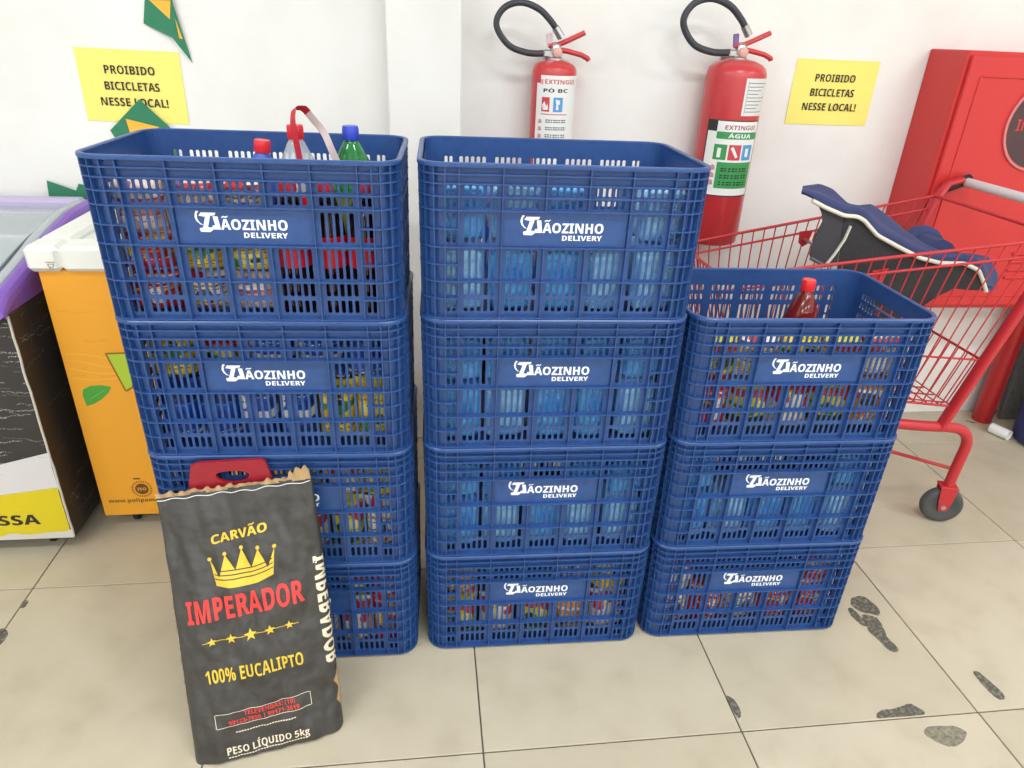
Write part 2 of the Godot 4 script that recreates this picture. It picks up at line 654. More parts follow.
func slot_list() -> Array:
	# [s0, s1, y0, y1, rounded]
	var out := []
	var rows := [[0.2485, 0.2645], [0.2245, 0.2405], [0.1575, 0.2125], [0.0865, 0.1440], [0.0520, 0.0775], [0.0185, 0.0440]]
	var hw := 0.0040
	for side in 4:
		var half: float = (CW if side % 2 == 0 else CD) / 2 - CR
		var s0 := side_start(side)
		var cols: Array = [-2, -1, 0, 1, 2] if side % 2 == 0 else [-1, 0, 1]
		for r in 6:
			for c in cols:
				if r == 2 and side == 0 and absi(c) < 2:
					continue       # the name plate is here
				if r < 2 and side % 2 == 1 and c == 0:
					continue       # the hand hole is here
				for j in [-2, -1, 0, 1, 2]:
					var x: float = c * 0.0812 + j * 0.0130
					out.append([s0 + half + x - hw, s0 + half + x + hw, rows[r][0], rows[r][1], true])
			if side % 2 == 0:
				for sx in [-1, 1]:
					for e in [0.2115, 0.2225]:
						out.append([s0 + half + sx * e - 0.0034, s0 + half + sx * e + 0.0034, rows[r][0], rows[r][1], true])
		if side % 2 == 1:
			out.append([s0 + half - 0.052, s0 + half + 0.052, 0.232, 0.2645, false])
	return out

func uniq(a: Array) -> Array:
	a.sort()
	var out := []
	for x in a:
		if out.is_empty() or x - out[-1] > 1e-5:
			out.append(x)
	return out

func crate_wall() -> ArrayMesh:
	var a := CW - 2 * CR
	var b := CD - 2 * CR
	var total := 2 * (a + b) + 2 * PI * CR
	var slots := slot_list()
	var ss := stops(0.0, total)
	var ts := [0.0135, 0.2995]
	var end := 0.0022
	for s in slots:
		ss.append(s[0]); ss.append(s[1]); ts.append(s[2]); ts.append(s[3])
		if s[4]:
			ts.append(s[2] + end); ts.append(s[3] - end)
	ss = uniq(ss)
	ts = uniq(ts)
	var ni := ss.size() - 1
	var nj := ts.size() - 1
	var state := []
	for i in ni:
		var col := PackedInt32Array()
		col.resize(nj)
		state.append(col)
	for s in slots:
		var i0 := 0
		for i in ni:
			if absf(ss[i] - s[0]) < 2e-5: i0 = i
		var i := i0
		while i < ni and ss[i + 1] < s[1] + 2e-5:
			for j in nj:
				if ts[j] > s[2] - 2e-5 and ts[j + 1] < s[3] + 2e-5:
					var c := 1
					if s[4] and absf(ts[j + 1] - s[3]) < 2e-5: c = 2
					if s[4] and absf(ts[j] - s[2]) < 2e-5: c = 3
					state[i][j] = c
			i += 1
	var m := MB.new()
	var oo := -0.0105
	var oi := -0.0130
	for i in ni:
		for j in nj:
			var s0: float = ss[i]
			var s1: float = ss[i + 1]
			var t0: float = ts[j]
			var t1: float = ts[j + 1]
			var c: int = state[i][j]
			if c == 0:
				m.quad(cp(s0, t0, oo), cp(s1, t0, oo), cp(s1, t1, oo), cp(s0, t1, oo))
				m.quad(cp(s1, t0, oi), cp(s0, t0, oi), cp(s0, t1, oi), cp(s1, t1, oi))
				if state[(i + 1) % ni][j] == 1:
					m.quad(cp(s1, t0, oo), cp(s1, t0, oi), cp(s1, t1, oi), cp(s1, t1, oo))
				if state[(i + ni - 1) % ni][j] == 1:
					m.quad(cp(s0, t0, oi), cp(s0, t0, oo), cp(s0, t1, oo), cp(s0, t1, oi))
				if j + 1 < nj and state[i][j + 1] == 1:
					m.quad(cp(s0, t1, oo), cp(s1, t1, oo), cp(s1, t1, oi), cp(s0, t1, oi))
				if j > 0 and state[i][j - 1] == 1:
					m.quad(cp(s0, t0, oi), cp(s1, t0, oi), cp(s1, t0, oo), cp(s0, t0, oo))
			elif c >= 2:
				var e := 0.0020
				var tb := t0 if c == 2 else t1     # the open end
				var te := t1 if c == 2 else t0     # the closed end
				for o in [oo, oi]:
					m.flat(cp(s0, tb, o), cp(s0 + e, te, o), cp(s0, te, o))
					m.flat(cp(s1, tb, o), cp(s1, te, o), cp(s1 - e, te, o))
				m.quad(cp(s0, tb, oo), cp(s0 + e, te, oo), cp(s0 + e, te, oi), cp(s0, tb, oi))
				m.quad(cp(s1, tb, oi), cp(s1 - e, te, oi), cp(s1 - e, te, oo), cp(s1, tb, oo))
				m.quad(cp(s0 + e, te, oo), cp(s1 - e, te, oo), cp(s1 - e, te, oi), cp(s0 + e, te, oi))
	return m.mesh()

func ring_mesh(y0: float, y1: float, o0: float, o1: float, bev := 0.0) -> ArrayMesh:
	var a := CW - 2 * CR
	var b := CD - 2 * CR
	var m := MB.new()
	var prof := [Vector2(o1, y0), Vector2(o1, y1), Vector2(o0, y1), Vector2(o0, y0)]
	if bev > 0.0:
		prof = [Vector2(o1, y0), Vector2(o1, y1 - bev), Vector2(o1 - bev, y1), Vector2(o0 + bev, y1), Vector2(o0, y1 - bev), Vector2(o0, y0)]
	sweep(m, prof, 0.0, 2 * (a + b) + 2 * PI * CR, false)
	return m.mesh()

func make_crate() -> Node3D:
	var o := thing("delivery_crate", Vector3.ZERO)
	var a := CW - 2 * CR
	var b := CD - 2 * CR
	var q := CR * PI / 2
	part("slotted_wall", crate_wall(), M.crate, o)
	part("rim", ring_mesh(0.2985, CH, -0.0098, 0.0004, 0.0022), M.crate, o)
	# base plate with its recessed foot
	var m := MB.new()
	var st := stops(0.0, 2 * (a + b) + 4 * q)
	for i in st.size() - 1:
		var p0 := cp(st[i], 0.0, -0.0116)
		var p1 := cp(st[i + 1], 0.0, -0.0116)
		var u := Vector3(0, 0.004, 0)
		m.quad(p0, p1, p1 + Vector3(0, 0.016, 0), p0 + Vector3(0, 0.016, 0))
		m.flat(p1, p0, Vector3.ZERO)
		m.flat(p0 + u, p1 + u, u)
	part("base_plate", m.mesh(), M.crate, o)
	# ribs that run right round
	for y in [0.0070, 0.0825, 0.1505, 0.2205, 0.2455, 0.2685, 0.2855]:
		part("rib", ring_mesh(y - 0.0013, y + 0.0013, -0.0115, -0.0006), M.crate, o)
	# short ribs round the corners
	for y in [0.0475, 0.1165, 0.1855]:
		for k in 4:
			var e: float = side_start(k) + [a, b, a, b][k]
			var f0 := 0.0275 if k % 2 == 0 else 0.010
			var f1 := 0.010 if k % 2 == 0 else 0.0275
			var c := MB.new()
			sweep(c, [Vector2(-0.0006, y - 0.0012), Vector2(-0.0006, y + 0.0012), Vector2(-0.011, y + 0.0012), Vector2(-0.011, y - 0.0012)], e - f0, e + q + f1, true)
			part("corner_rib", c.mesh(), M.crate, o)
	# upright ribs
	var ups := []
	for k in 4:
		var half: float = (a if k % 2 == 0 else b) / 2
		var s0 := side_start(k)
		if k % 2 == 0:
			for x in [-0.2285, -0.203, -0.1218, 0.1218, 0.203, 0.2285]:
				ups.append([s0 + half + x, 0.0078, 0.299])
			for x in [-0.0406, 0.0406]:
				if k == 0:
					ups.append([s0 + half + x, 0.0078, 0.1495])
					ups.append([s0 + half + x, 0.2215, 0.299])
				else:
					ups.append([s0 + half + x, 0.0078, 0.299])
		else:
			for x in [-0.1185, 0.1185]:
				ups.append([s0 + half + x, 0.0078, 0.299])
			for x in [-0.0395, 0.0395]:
				ups.append([s0 + half + x, 0.0078, 0.2205])
		for th in [17.0, 40.0, 66.0]:
			ups.append([s0 + 2 * half + CR * deg_to_rad(th), 0.0078, 0.299])
	for u in ups:
		var c := MB.new()
		var w := 0.0011
		var pr := func(y: float) -> Array: return [cp(u[0] - w, y, -0.0008), cp(u[0] + w, y, -0.0008), cp(u[0] + w, y, -0.011), cp(u[0] - w, y, -0.011)]
		var lo: Array = pr.call(u[1])
		var hi: Array = pr.call(u[2])
		for i in 4:
			var j := (i + 1) % 4
			c.quad(lo[i], lo[j], hi[j], hi[i])
		c.quad(hi[0], hi[1], hi[2], hi[3])
		c.quad(lo[3], lo[2], lo[1], lo[0])
		part("upright_rib", c.mesh(), M.crate, o)
	# name plate
	var zt := CD / 2 - 0.0095
	var tilt := atan(TAPER / CH)
	var pl := part("name_plate", box_mesh(Vector3(0.2405, 0.0674, 0.003), 0.0008), M.crate, o, at(Vector3(0, 0.1855, zt - TAPER * (1 - 0.1855 / CH)), tilt))
	var f := on_plane(Vector3(0, 0, 0.0018), Vector3.RIGHT, Vector3.UP)
	print_part("lettering", text_tris("ÃOZINHO", heavy, 0.0190, 0.1175, -1), on_plane(Vector3(-0.0440, -0.0062, 0.0018), Vector3.RIGHT, Vector3.UP), M.ink_white, pl)
	print_part("lettering", text_tris("DELIVERY", heavy, 0.0098, 0.078, 1), on_plane(Vector3(0.0725, -0.0205, 0.0018), Vector3.RIGHT, Vector3.UP), M.ink_white, pl)
	# the swashed first letter
	var t: Array = []
	t.append_array(poly_tris(PackedVector2Array([Vector2(-0.086, 0.0225), Vector2(-0.0835, 0.0275), Vector2(-0.079, 0.0265), Vector2(-0.0825, 0.021), Vector2(-0.083, 0.013), Vector2(-0.0795, 0.006), Vector2(-0.0735, 0.0015), Vector2(-0.0790, 0.003), Vector2(-0.085, 0.009), Vector2(-0.0872, 0.0155)])))
	t.append_array(poly_tris(PackedVector2Array([Vector2(-0.080, 0.0185), Vector2(-0.076, 0.0245), Vector2(-0.050, 0.0245), Vector2(-0.052, 0.0195), Vector2(-0.060, 0.0185), Vector2(-0.0665, -0.002), Vector2(-0.0600, -0.0025), Vector2(-0.0585, -0.007), Vector2(-0.0640, -0.011), Vector2(-0.0800, -0.0105), Vector2(-0.0815, -0.0045), Vector2(-0.0750, -0.0025), Vector2(-0.0690, 0.0165)])))
	t.append_array(poly_tris(PackedVector2Array([Vector2(-0.056, 0.0178), Vector2(-0.0475, 0.0178), Vector2(-0.0445, -0.006), Vector2(-0.060, -0.006), Vector2(-0.0585, 0.001), Vector2(-0.0535, 0.0015)])))
	print_part("lettering", t, f, M.ink_white, pl)
	return o

var crates := {}

func crate_stacks() -> void:
	var proto := make_crate()
	var first := true
	var spec := {
		"L": [Vector3(-0.4210, 0, -0.2966), -0.0307, 4, "stack behind the charcoal bag"],
		"M": [Vector3(0.1573, 0, -0.295), -0.0205, 4, "stack between two other stacks"],
		"R": [Vector3(0.7228, 0, -0.2904), -0.0235, 3, "three-high stack by the red trolley"]}
	var nth := ["bottom", "lower-middle", "upper-middle", "top"]
	for k in ["L", "M", "R"]:
		var s: Array = spec[k]
		var count: int = s[2]
		for lv in count:
			var o: Node3D = proto
			if not first:
				o = proto.duplicate()
				o.name = numbered("delivery_crate")
				add_child(o)
			first = false
			var turn: float = s[1]
			var back := Vector3(sin(turn), 0, cos(turn)) * (CD / 2 - 0.010)
			o.position = s[0] - back + Vector3(0, PITCH * lv, 0)
			if k == "L":
				o.position.x -= [0.0, 0.002, 0.005, 0.0085][lv]     # this stack creeps sideways as it rises
			o.rotation.y = turn
			var word: String = "top" if lv == count - 1 else ("middle" if count == 3 and lv == 1 else nth[lv])
			tag(o, "blue slotted plastic crate, the %s one of the %s" % [word, s[3]], "crate", "blue delivery crates")
			crates[k + str(lv)] = o

# ------------------------------------------------------------------ the sack of charcoal
const BAG_BL := Vector3(-0.613, 0.002, -0.018)
const BAG_BR := Vector3(-0.308, 0.002, -0.088)
const BAG_TL := Vector3(-0.676, 0.529, -0.262)
const BAG_TR := Vector3(-0.357, 0.567, -0.262)
var crumple := FastNoiseLite.new()
var folds := FastNoiseLite.new()

func bag_half(v: float) -> float:
	return 0.046 * (1.0 - v * v * v) + 0.005

# a point of the sack: u across (-1..1), v up (0..1), w from back (-1) to front (1)
func bag_at(u: float, v: float, w: float) -> Vector3:
	var a := (u + 1.0) / 2.0
	var lo := BAG_BL.lerp(BAG_BR, a)
	var hi := BAG_TL.lerp(BAG_TR, a)
	var r := (BAG_BR - BAG_BL).lerp(BAG_TR - BAG_TL, v)
	var n := r.cross(hi - lo).normalized()
	var h := bag_half(v)
	var k := clampf(w, 0.0, 1.0)
	var d := crumple.get_noise_2d(u * 60.0, v * 110.0) * 0.010 * k * (1.0 - 0.6 * pow(v, 6))
	d += folds.get_noise_2d(u * 95.0 + v * 20.0, v * 26.0) * 0.006 * k * smoothstep(0.45, 0.95, v)
	# the belly of the sack
	d += 0.012 * k * (1.0 - u * u) * sin(PI * clampf(v * 1.15, 0.0, 1.0))
	return lo.lerp(hi, v) + n * (h * (w - 0.75) + d)

func bag_front(p: Vector2, lift := 0.0018) -> Vector3:
	var u := p.x
	var w := pow(maxf(0.0, 1.0 - pow(absf(u), 4.0)), 0.25)
	var r := (BAG_BR - BAG_BL).lerp(BAG_TR - BAG_TL, p.y)
	var n := r.cross(BAG_TL - BAG_BL).normalized()
	return bag_at(u, p.y, w) + n * lift

# the right-hand gusset: p.x from front (1) to back (-1), p.y up
func bag_side(p: Vector2, s := 1.0) -> Vector3:
	var w := p.x
	var u := s * pow(maxf(0.0, 1.0 - pow(absf(w), 4.0)), 0.25)
	var r := (BAG_BR - BAG_BL).normalized()
	return bag_at(u, p.y, w) + r * s * 0.0014

func bag_print(called: String, tris: Array, u0: float, v0: float, m: Material, parent: Node, dv := 0.0) -> void:
	# tris in metres; the sack is about 0.314 m wide and 0.585 m tall; dv lifts the line towards its right end
	var f := func(p: Vector2) -> Vector3: return bag_front(Vector2(u0 + p.x / 0.157, v0 + p.y / 0.585 + dv * p.x))
	part(called, lay(tris, f, 0.007).mesh(), m, parent)

func charcoal_bag() -> void:
	crumple.seed = 4
	crumple.frequency = 0.035
	crumple.fractal_octaves = 3
	folds.seed = 9
	folds.frequency = 0.03
	folds.fractal_octaves = 2
	var paper := mat(rgb(62, 60, 58), 0.45)
	paper.normal_enabled = true
	paper.normal_texture = bump_tex(0.012, 5.0, 31)
	paper.normal_scale = 0.8
	paper.albedo_texture = noise_tex(0.02, [[0.0, rgb(225, 222, 218)], [0.6, Color.WHITE], [1.0, Color.WHITE]], 33)
	var kraft := mat(rgb(176, 146, 106), 0.9)
	var gold := mat(rgb(222, 190, 62), 0.6)
	var redink := mat(rgb(222, 62, 58), 0.6)
	var cream := mat(rgb(226, 214, 190), 0.7)
	var o := thing("charcoal_bag", Vector3.ZERO)
	tag(o, "black paper sack of charcoal with gold crown and red lettering, leaning on blue crates", "bag")
	var b := MB.new()
	var f := func(i: float, j: float) -> Vector3:
		var th := TAU * i
		var c := cos(th)
		var s := sin(th)
		var q := pow(pow(c, 4.0) + pow(s, 4.0), 0.25)
		var u := c / q
		var w := s / q
		var v := j
		# the bottom is folded under
		return bag_at(u, v, w)
	b.grid(f, 240, 130, true)
	# bottom panel
	for i in 240:
		b.flat(f.call(float(i + 1) / 240, 0.0), f.call(float(i) / 240, 0.0), (BAG_BL + BAG_BR) / 2 - Vector3(0.008, 0, 0.035))
	part("sack", b.mesh(), paper, o)
	# the frayed kraft lining above the seam
	b = MB.new()
	var edge := func(i: float, j: float) -> Vector3:
		var u := i * 2.0 - 1.0
		var top := 0.006 + 0.005 * absf(sin(u * 9.0 + sin(u * 31.0))) + (0.02 * smoothstep(0.62, 0.85, u) + 0.006 * sin(u * 61.0) * smoothstep(0.3, 0.8, u))
		var p := bag_at(u * 0.995, 1.0, 0.35 + 0.5 * sin(u * 17.0) * 0.5)
		return p + Vector3(-0.1, 0.93, -0.1) * (j * top - 0.003) + Vector3(0, 0, 0.004) * sin(u * 40.0) * j + Vector3(0, 0, 0.0036)
	b.grid(edge, 90, 3)
	var edge2 := func(i: float, j: float) -> Vector3: return edge.call(i, j * 0.92) + Vector3(0, 0, -0.0045 + 0.002 * sin(i * 50.0))
	b.grid(edge2, 90, 3, true)
	for i in 90:
		b.quad(edge.call(i / 90.0, 1.0), edge.call((i + 1) / 90.0, 1.0), edge2.call((i + 1) / 90.0, 1.0), edge2.call(i / 90.0, 1.0))
	tag(part("frayed_edge", b.mesh(), kraft, o), "brown frayed kraft paper edge")
	b = MB.new()
	var pts := []
	for i in 61:
		pts.append(bag_front(Vector2(i / 30.0 - 1.0, 0.985 - 0.003 * sin(i * 0.7)) * Vector2(0.985, 1), 0.0022))
	b.tube(pts, 0.0009, 5)
	tag(part("stitching", b.mesh(), M.ink_white, o), "white stitched seam")
	# print
	bag_print("lettering", text_tris("CARVÃO", heavy, 0.0190, 0.113, 0), 0.0, 0.817, gold, o, 0.2)
	bag_print("lettering", text_tris("IMPERADOR", heavy, 0.0490, 0.240, 0), -0.045, 0.538, redink, o, 0.1)
	bag_print("lettering", text_tris("100% EUCALIPTO", bold, 0.0295, 0.200, 0), -0.05, 0.306, gold, o, 0.06)
	bag_print("lettering", text_tris("PESO LÍQUIDO 5kg", bold, 0.0165, 0.171, 0), -0.02, 0.027, cream, o, 0.06)
	bag_print("lettering", text_tris("TELEVENDAS: (19)", bold, 0.0095, 0.105, 0), 0.06, 0.169, redink, o, 0.05)
	bag_print("lettering", text_tris("99123-7890 | 99171-3819", bold, 0.0095, 0.145, 0), -0.02, 0.143, redink, o, 0.05)
	# crown
	var crown := PackedVector2Array()
	var up := [[-0.066, 0.062], [-0.049, 0.024], [-0.034, 0.068], [-0.017, 0.031], [0.0, 0.074], [0.017, 0.031], [0.034, 0.068], [0.049, 0.024], [0.066, 0.062]]
	for q in up:
		crown.append(Vector2(q[0], q[1]))
	for i in 13:
		var x := 0.058 - 0.116 * i / 12.0
		crown.append(Vector2(x, -0.004 + 0.010 * pow(x / 0.058, 2)))
	var ct := poly_tris(crown)
	for q in [0, 2, 4, 6, 8]:
		var c := Vector2(up[q][0], up[q][1] + 0.002)
		for s in 10:
			ct.append_array([c, c + Vector2(cos(TAU * s / 10), sin(TAU * s / 10)) * 0.0042, c + Vector2(cos(TAU * (s + 1) / 10), sin(TAU * (s + 1) / 10)) * 0.0042])
	bag_print("crown_print", ct, 0.0, 0.652, gold, o, 0.12)
	var bands: Array = []
	for k in 3:
		for i in 16:
			var x0 := -0.0595 + 0.119 * i / 16.0
			var x1 := x0 + 0.119 / 16.0
			var y0 := 0.012 + 0.009 * k + 0.009 * pow(x0 / 0.06, 2)
			var y1 := 0.012 + 0.009 * k + 0.009 * pow(x1 / 0.06, 2)
			if k == 2 and absf(x0) > 0.057: continue
			var hh := 0.0022
			bands.append_array([Vector2(x0, y0), Vector2(x1, y1), Vector2(x1, y1 + hh), Vector2(x0, y0), Vector2(x1, y1 + hh), Vector2(x0, y0 + hh)])
	var fb := func(p: Vector2) -> Vector3: return bag_front(Vector2(p.x / 0.157, 0.652 + p.y / 0.585 + 0.12 * p.x), 0.0026)
	part("crown_band", lay(bands, fb, 0.012).mesh(), paper, o)
	# stars on their line
	bag_print("print_line", rect_tris(-0.098, -0.0006, 0.196, 0.0014), -0.03, 0.464, gold, o, 0.1)
	for k in 5:
		var c := PackedVector2Array()
		var rad: float = [0.0095, 0.011, 0.0135, 0.011, 0.0095][k]
		for i in 10:
			var r := rad if i % 2 == 0 else rad * 0.42
			c.append(Vector2(sin(TAU * i / 10) * r, cos(TAU * i / 10) * r))
		var st := poly_tris(c)
		for i in st.size():
			st[i] += Vector2((k - 2) * 0.0395, 0.0)
		var fs := func(p: Vector2) -> Vector3: return bag_front(Vector2(-0.03 + p.x / 0.157, 0.464 + p.y / 0.585 + 0.1 * p.x), 0.0026)
		part("star_print", lay(st, fs, 0.012).mesh(), gold, o)
	# outlined box round the telephone lines, and the small print
	var line: Array = []
	for q in [[-0.097, 0.0, 0.194, 0.0012], [-0.097, 0.030, 0.194, 0.0012], [-0.099, 0.001, 0.0012, 0.030], [0.0975, 0.001, 0.0012, 0.030]]:
		line.append_array(rect_tris(q[0], q[1], q[2], q[3]))
	bag_print("print_box", line, -0.02, 0.137, cream, o, 0.05)
	var small: Array = []
	for i in 22:
		small.append_array(rect_tris(-0.062 + i * 0.0057, 0.0, 0.0042, 0.0026))
	bag_print("small_print", small, -0.02, 0.108, cream, o, 0.06)
	small = []
	for i in 28:
		small.append_array(rect_tris(-0.084 + i * 0.0059, 0.0, 0.0044, 0.0024))
	bag_print("small_print", small, -0.02, 0.015, cream, o, 0.06)
	# lettering on the gusset, reading downwards
	var g := text_tris("IMPERADOR", heavy, 0.030, 0.25, -1)
	var fg := func(p: Vector2) -> Vector3: return bag_side(Vector2(0.36 + p.y * 15.0, 0.70 - p.x / 0.585))
	part("gusset_lettering", lay(g, fg, 0.006).mesh(), cream, o)
	g = text_tris("IMPERADOR", heavy, 0.026, 0.25, -1)
	var fh := func(p: Vector2) -> Vector3: return bag_side(Vector2(0.55 - p.y * 15.0, 0.64 - p.x / 0.585), -1.0)
	part("gusset_lettering", lay(g, fh, 0.006).mesh(), cream, o)
	# torn kraft at the lower right
	var torn := PackedVector2Array([Vector2(-0.1, 0.20), Vector2(0.4, 0.25), Vector2(0.72, 0.20), Vector2(0.55, 0.165), Vector2(0.7, 0.12), Vector2(0.5, 0.085), Vector2(-0.1, 0.075), Vector2(0.1, 0.14)])
	var tt := func(p: Vector2) -> Vector3: return bag_side(p)
	tag(part("torn_patch", lay(poly_tris(torn), tt, 0.12).mesh(), kraft, o), "torn brown kraft patch")
	# the red plastic grip that shows behind the sack
	var rp := thing("red_plastic_grip", Vector3(-0.522, 0.0, -0.2765))
	tag(rp, "dark red plastic board with a rounded grip hole, standing behind the charcoal bag", "plastic grip")
	var board := MB.new()
	var outer := PackedVector2Array([Vector2(-0.085, 0.0), Vector2(0.085, 0.0), Vector2(0.083, 0.56), Vector2(0.074, 0.600), Vector2(0.066, 0.607), Vector2(-0.062, 0.603), Vector2(-0.076, 0.596), Vector2(-0.087, 0.55)])
	var hole := PackedVector2Array()
	for i in 20:
		hole.append(Vector2(0.004 + cos(TAU * i / 20) * 0.034, 0.571 + sin(TAU * i / 20) * (0.010 if sin(TAU * i / 20) > 0 else 0.02)))
	# cut the hole by bridging it to the outline
	var ring := PackedVector2Array()
	for i in outer.size():
		ring.append(outer[i])
		if i == 0:
			pass
	ring.append(outer[0])
	var start := 0
	for i in 21:
		ring.append(hole[(15 - i + 40) % 20])
	board.prism(ring, 0.008)
	part("board", board.mesh(), mat(rgb(150, 26, 44), 0.32), rp, at(Vector3(0, 0, -0.004)))

# ------------------------------------------------------------------ freezers
func scratched(base: Color, line: Color, seed_: int, amount: float) -> ImageTexture:
	# worn film: thin light scratches and flakes on a plain ground
	var r := RandomNumberGenerator.new()
	r.seed = seed_
	var img := Image.create(512, 512, false, Image.FORMAT_RGBA8)
	img.fill(base)
	var f := FastNoiseLite.new()
	f.seed = seed_
	f.frequency = 0.01
	for k in int(170 * amount):
		var p := Vector2(r.randf() * 512, r.randf() * 512)
		var ang := r.randf_range(-0.12, 0.12) if r.randf() < 0.75 else r.randf_range(-1.2, 1.2)
		var length := int(r.randf_range(6, 90))
		var c := base.lerp(line, r.randf_range(0.25, 0.95))
		for s in length:
			var x := int(p.x + s * cos(ang))
			var y := int(p.y + s * sin(ang) + f.get_noise_2d(s * 3.0, k * 40.0) * 5.0)
			if x >= 0 and y >= 0 and x < 511 and y < 511 and r.randf() < 0.8:
				img.set_pixel(x, y, c)
				if r.randf() < 0.35: img.set_pixel(x, y + 1, c)
	return ImageTexture.create_from_image(img)

func freezers() -> void:
	# ---- black freezer with the purple top
	var o := thing("ice_cream_freezer", Vector3(-1.147, 0, -0.76))
	tag(o, "black scratched chest freezer with purple rim and sloping glass lid", "freezer")
	var film := mat(Color.WHITE, 0.55)
	film.albedo_texture = scratched(rgb(50, 47, 46), rgb(205, 200, 194), 3, 2.2)
	var film2 := mat(Color.WHITE, 0.5)
	film2.albedo_texture = scratched(rgb(54, 51, 50), rgb(170, 166, 160), 8, 1.2)
	var wear := mat(rgb(208, 204, 196), 0.7)
	var body := MB.new()
	var w := 0.85
	var d := 0.66
	var y0 := 0.045
	var y1 := 0.745
	part("cabinet_body", box_mesh(Vector3(w - 0.006, y1 - y0, d - 0.006), 0.004), M.black, o, at(Vector3(-w / 2, (y0 + y1) / 2, -d / 2)))
	body.grid(func(i: float, j: float) -> Vector3: return Vector3(-w + w * i, y0 + (y1 - y0) * j, 0), 2, 2)
	part("front_film", body.mesh(), film, o)
	body = MB.new()
	body.grid(func(i: float, j: float) -> Vector3: return Vector3(0, y0 + (y1 - y0) * j, -d * i), 2, 2)
	part("side_film", body.mesh(), film2, o)
	# worn front corner
	body = MB.new()
	var pts := []
	for i in 24:
		pts.append(Vector3(-0.001 + rng.randf_range(-0.0012, 0.0012), y0 + 0.003 + (y1 - y0 - 0.008) * i / 23.0, -0.001))
	body.tube(pts, 0.0032, 6)
	tag(part("worn_edge", body.mesh(), wear, o), "pale worn corner edge")
	# printed bands on the front film
	var front := func(p: Vector2) -> Vector3: return Vector3(p.x, p.y, 0.0010)
	var white_film := mat(Color.WHITE, 0.6)
	white_film.albedo_texture = scratched(rgb(214, 210, 212), rgb(170, 165, 160), 5, 0.25)
	white_film.uv1_triplanar = true
	white_film.uv1_scale = Vector3.ONE * 2.0
	var yellow_film := mat(Color.WHITE, 0.6)
	yellow_film.albedo_texture = scratched(rgb(216, 196, 24), rgb(226, 220, 190), 6, 0.3)
	yellow_film.uv1_triplanar = true
	yellow_film.uv1_scale = Vector3.ONE * 2.0
	print_part("white_band", poly_tris(PackedVector2Array([Vector2(-w, 0.10), Vector2(-0.004, 0.215), Vector2(-0.004, 0.338), Vector2(-w, 0.12)])), front, white_film, o)
	var front2 := func(p: Vector2) -> Vector3: return Vector3(p.x, p.y, 0.0014)
	print_part("yellow_band", poly_tris(PackedVector2Array([Vector2(-w, 0.058), Vector2(-0.006, 0.058), Vector2(-0.006, 0.223), Vector2(-w, 0.115)])), front2, yellow_film, o)
	print_part("lettering", text_tris("OSSA", heavy, 0.034, 0.16, 1), on_plane(Vector3(-0.078, 0.098, 0.0018), Vector3.RIGHT, Vector3.UP), M.ink_dark, o)
	# torn strip along the bottom
	var torn := PackedVector2Array()
	for i in 41:
		torn.append(Vector2(-w + w * i / 40.0 - 0.002, 0.046))
	for i in 41:
		torn.append(Vector2(-0.002 - w * i / 40.0, 0.058 + rng.randf_range(0.0, 0.012) + 0.010 * exp(-i * 0.35)))
	print_part("worn_strip", poly_tris(torn), func(p: Vector2) -> Vector3: return Vector3(p.x, p.y, 0.0020), wear, o)
	# purple top frame, highest at the back
	var purple := mat(rgb(132, 92, 186), 0.35)
	var top := func(z: float) -> float:
		var px := [0.012, -0.17, -0.315, -0.47, -0.64]
		var py := [0.788, 0.830, 0.868, 0.896, 0.900]
		for i in 4:
			if z <= px[i] and z >= px[i + 1]:
				return lerpf(py[i], py[i + 1], (px[i] - z) / (px[i] - px[i + 1]))
		return 0.788 if z > 0.0 else 0.900
	for k in 2:
		# a rounded purple beam along each side; x runs inwards
		var sx := -1.0 if k == 0 else 1.0
		var x0 := 0.006 if k == 0 else -w - 0.006
		var cross := [[0.002, -1.0], [0.0, -0.030], [0.003, -0.016], [0.010, -0.006], [0.020, -0.001], [0.026, 0.0], [0.034, -0.004], [0.039, -0.014], [0.040, -0.05]]
		body = MB.new()
		body.grid(func(i: float, j: float) -> Vector3:
			var z := 0.020 - 0.675 * i
			var yt: float = top.call(z) - 0.02 * smoothstep(-0.02, 0.02, z)
			var q: float = j * (cross.size() - 1)
			var a: Array = cross[mini(int(q), cross.size() - 2)]
			var b: Array = cross[mini(int(q), cross.size() - 2) + 1]
			var yb := 0.746 + 0.02 * smoothstep(-0.3, -0.6, z)
			var ya: float = yb if a[1] < -0.5 else yt + a[1]
			var yc: float = yb if b[1] < -0.5 else yt + b[1]
			return Vector3(x0 + sx * lerpf(a[0], b[0], q - int(q)) if int(q) < cross.size() - 1 else x0 + sx * b[0], lerpf(ya, yc, q - int(q)) if int(q) < cross.size() - 1 else yc, z), 30, 32, k == 1)
		# front end
		var prof := []
		for q in cross:
			prof.append(Vector3(x0 + sx * q[0], (0.746 if q[1] < -0.5 else top.call(0.02) - 0.02 + q[1]), 0.020))
		for i in range(1, prof.size() - 1):
			if k == 0: body.flat(prof[0], prof[i], prof[i + 1])
			else: body.flat(prof[0], prof[i + 1], prof[i])
		part("rim_side", body.mesh(), purple, o)
	body = MB.new()
	body.box(at(Vector3(-w / 2, 0.765, 0.002)), Vector3(w - 0.1, 0.044, 0.04), 0.012)
	part("rim_front", body.mesh(), purple, o)
	body = MB.new()
	body.box(at(Vector3(-w / 2, 0.868, -0.635)), Vector3(w - 0.08, 0.06, 0.05), 0.012)
	part("rim_back", body.mesh(), mat(rgb(190, 180, 212), 0.4), o)
	var track := mat(rgb(178, 184, 190), 0.4)
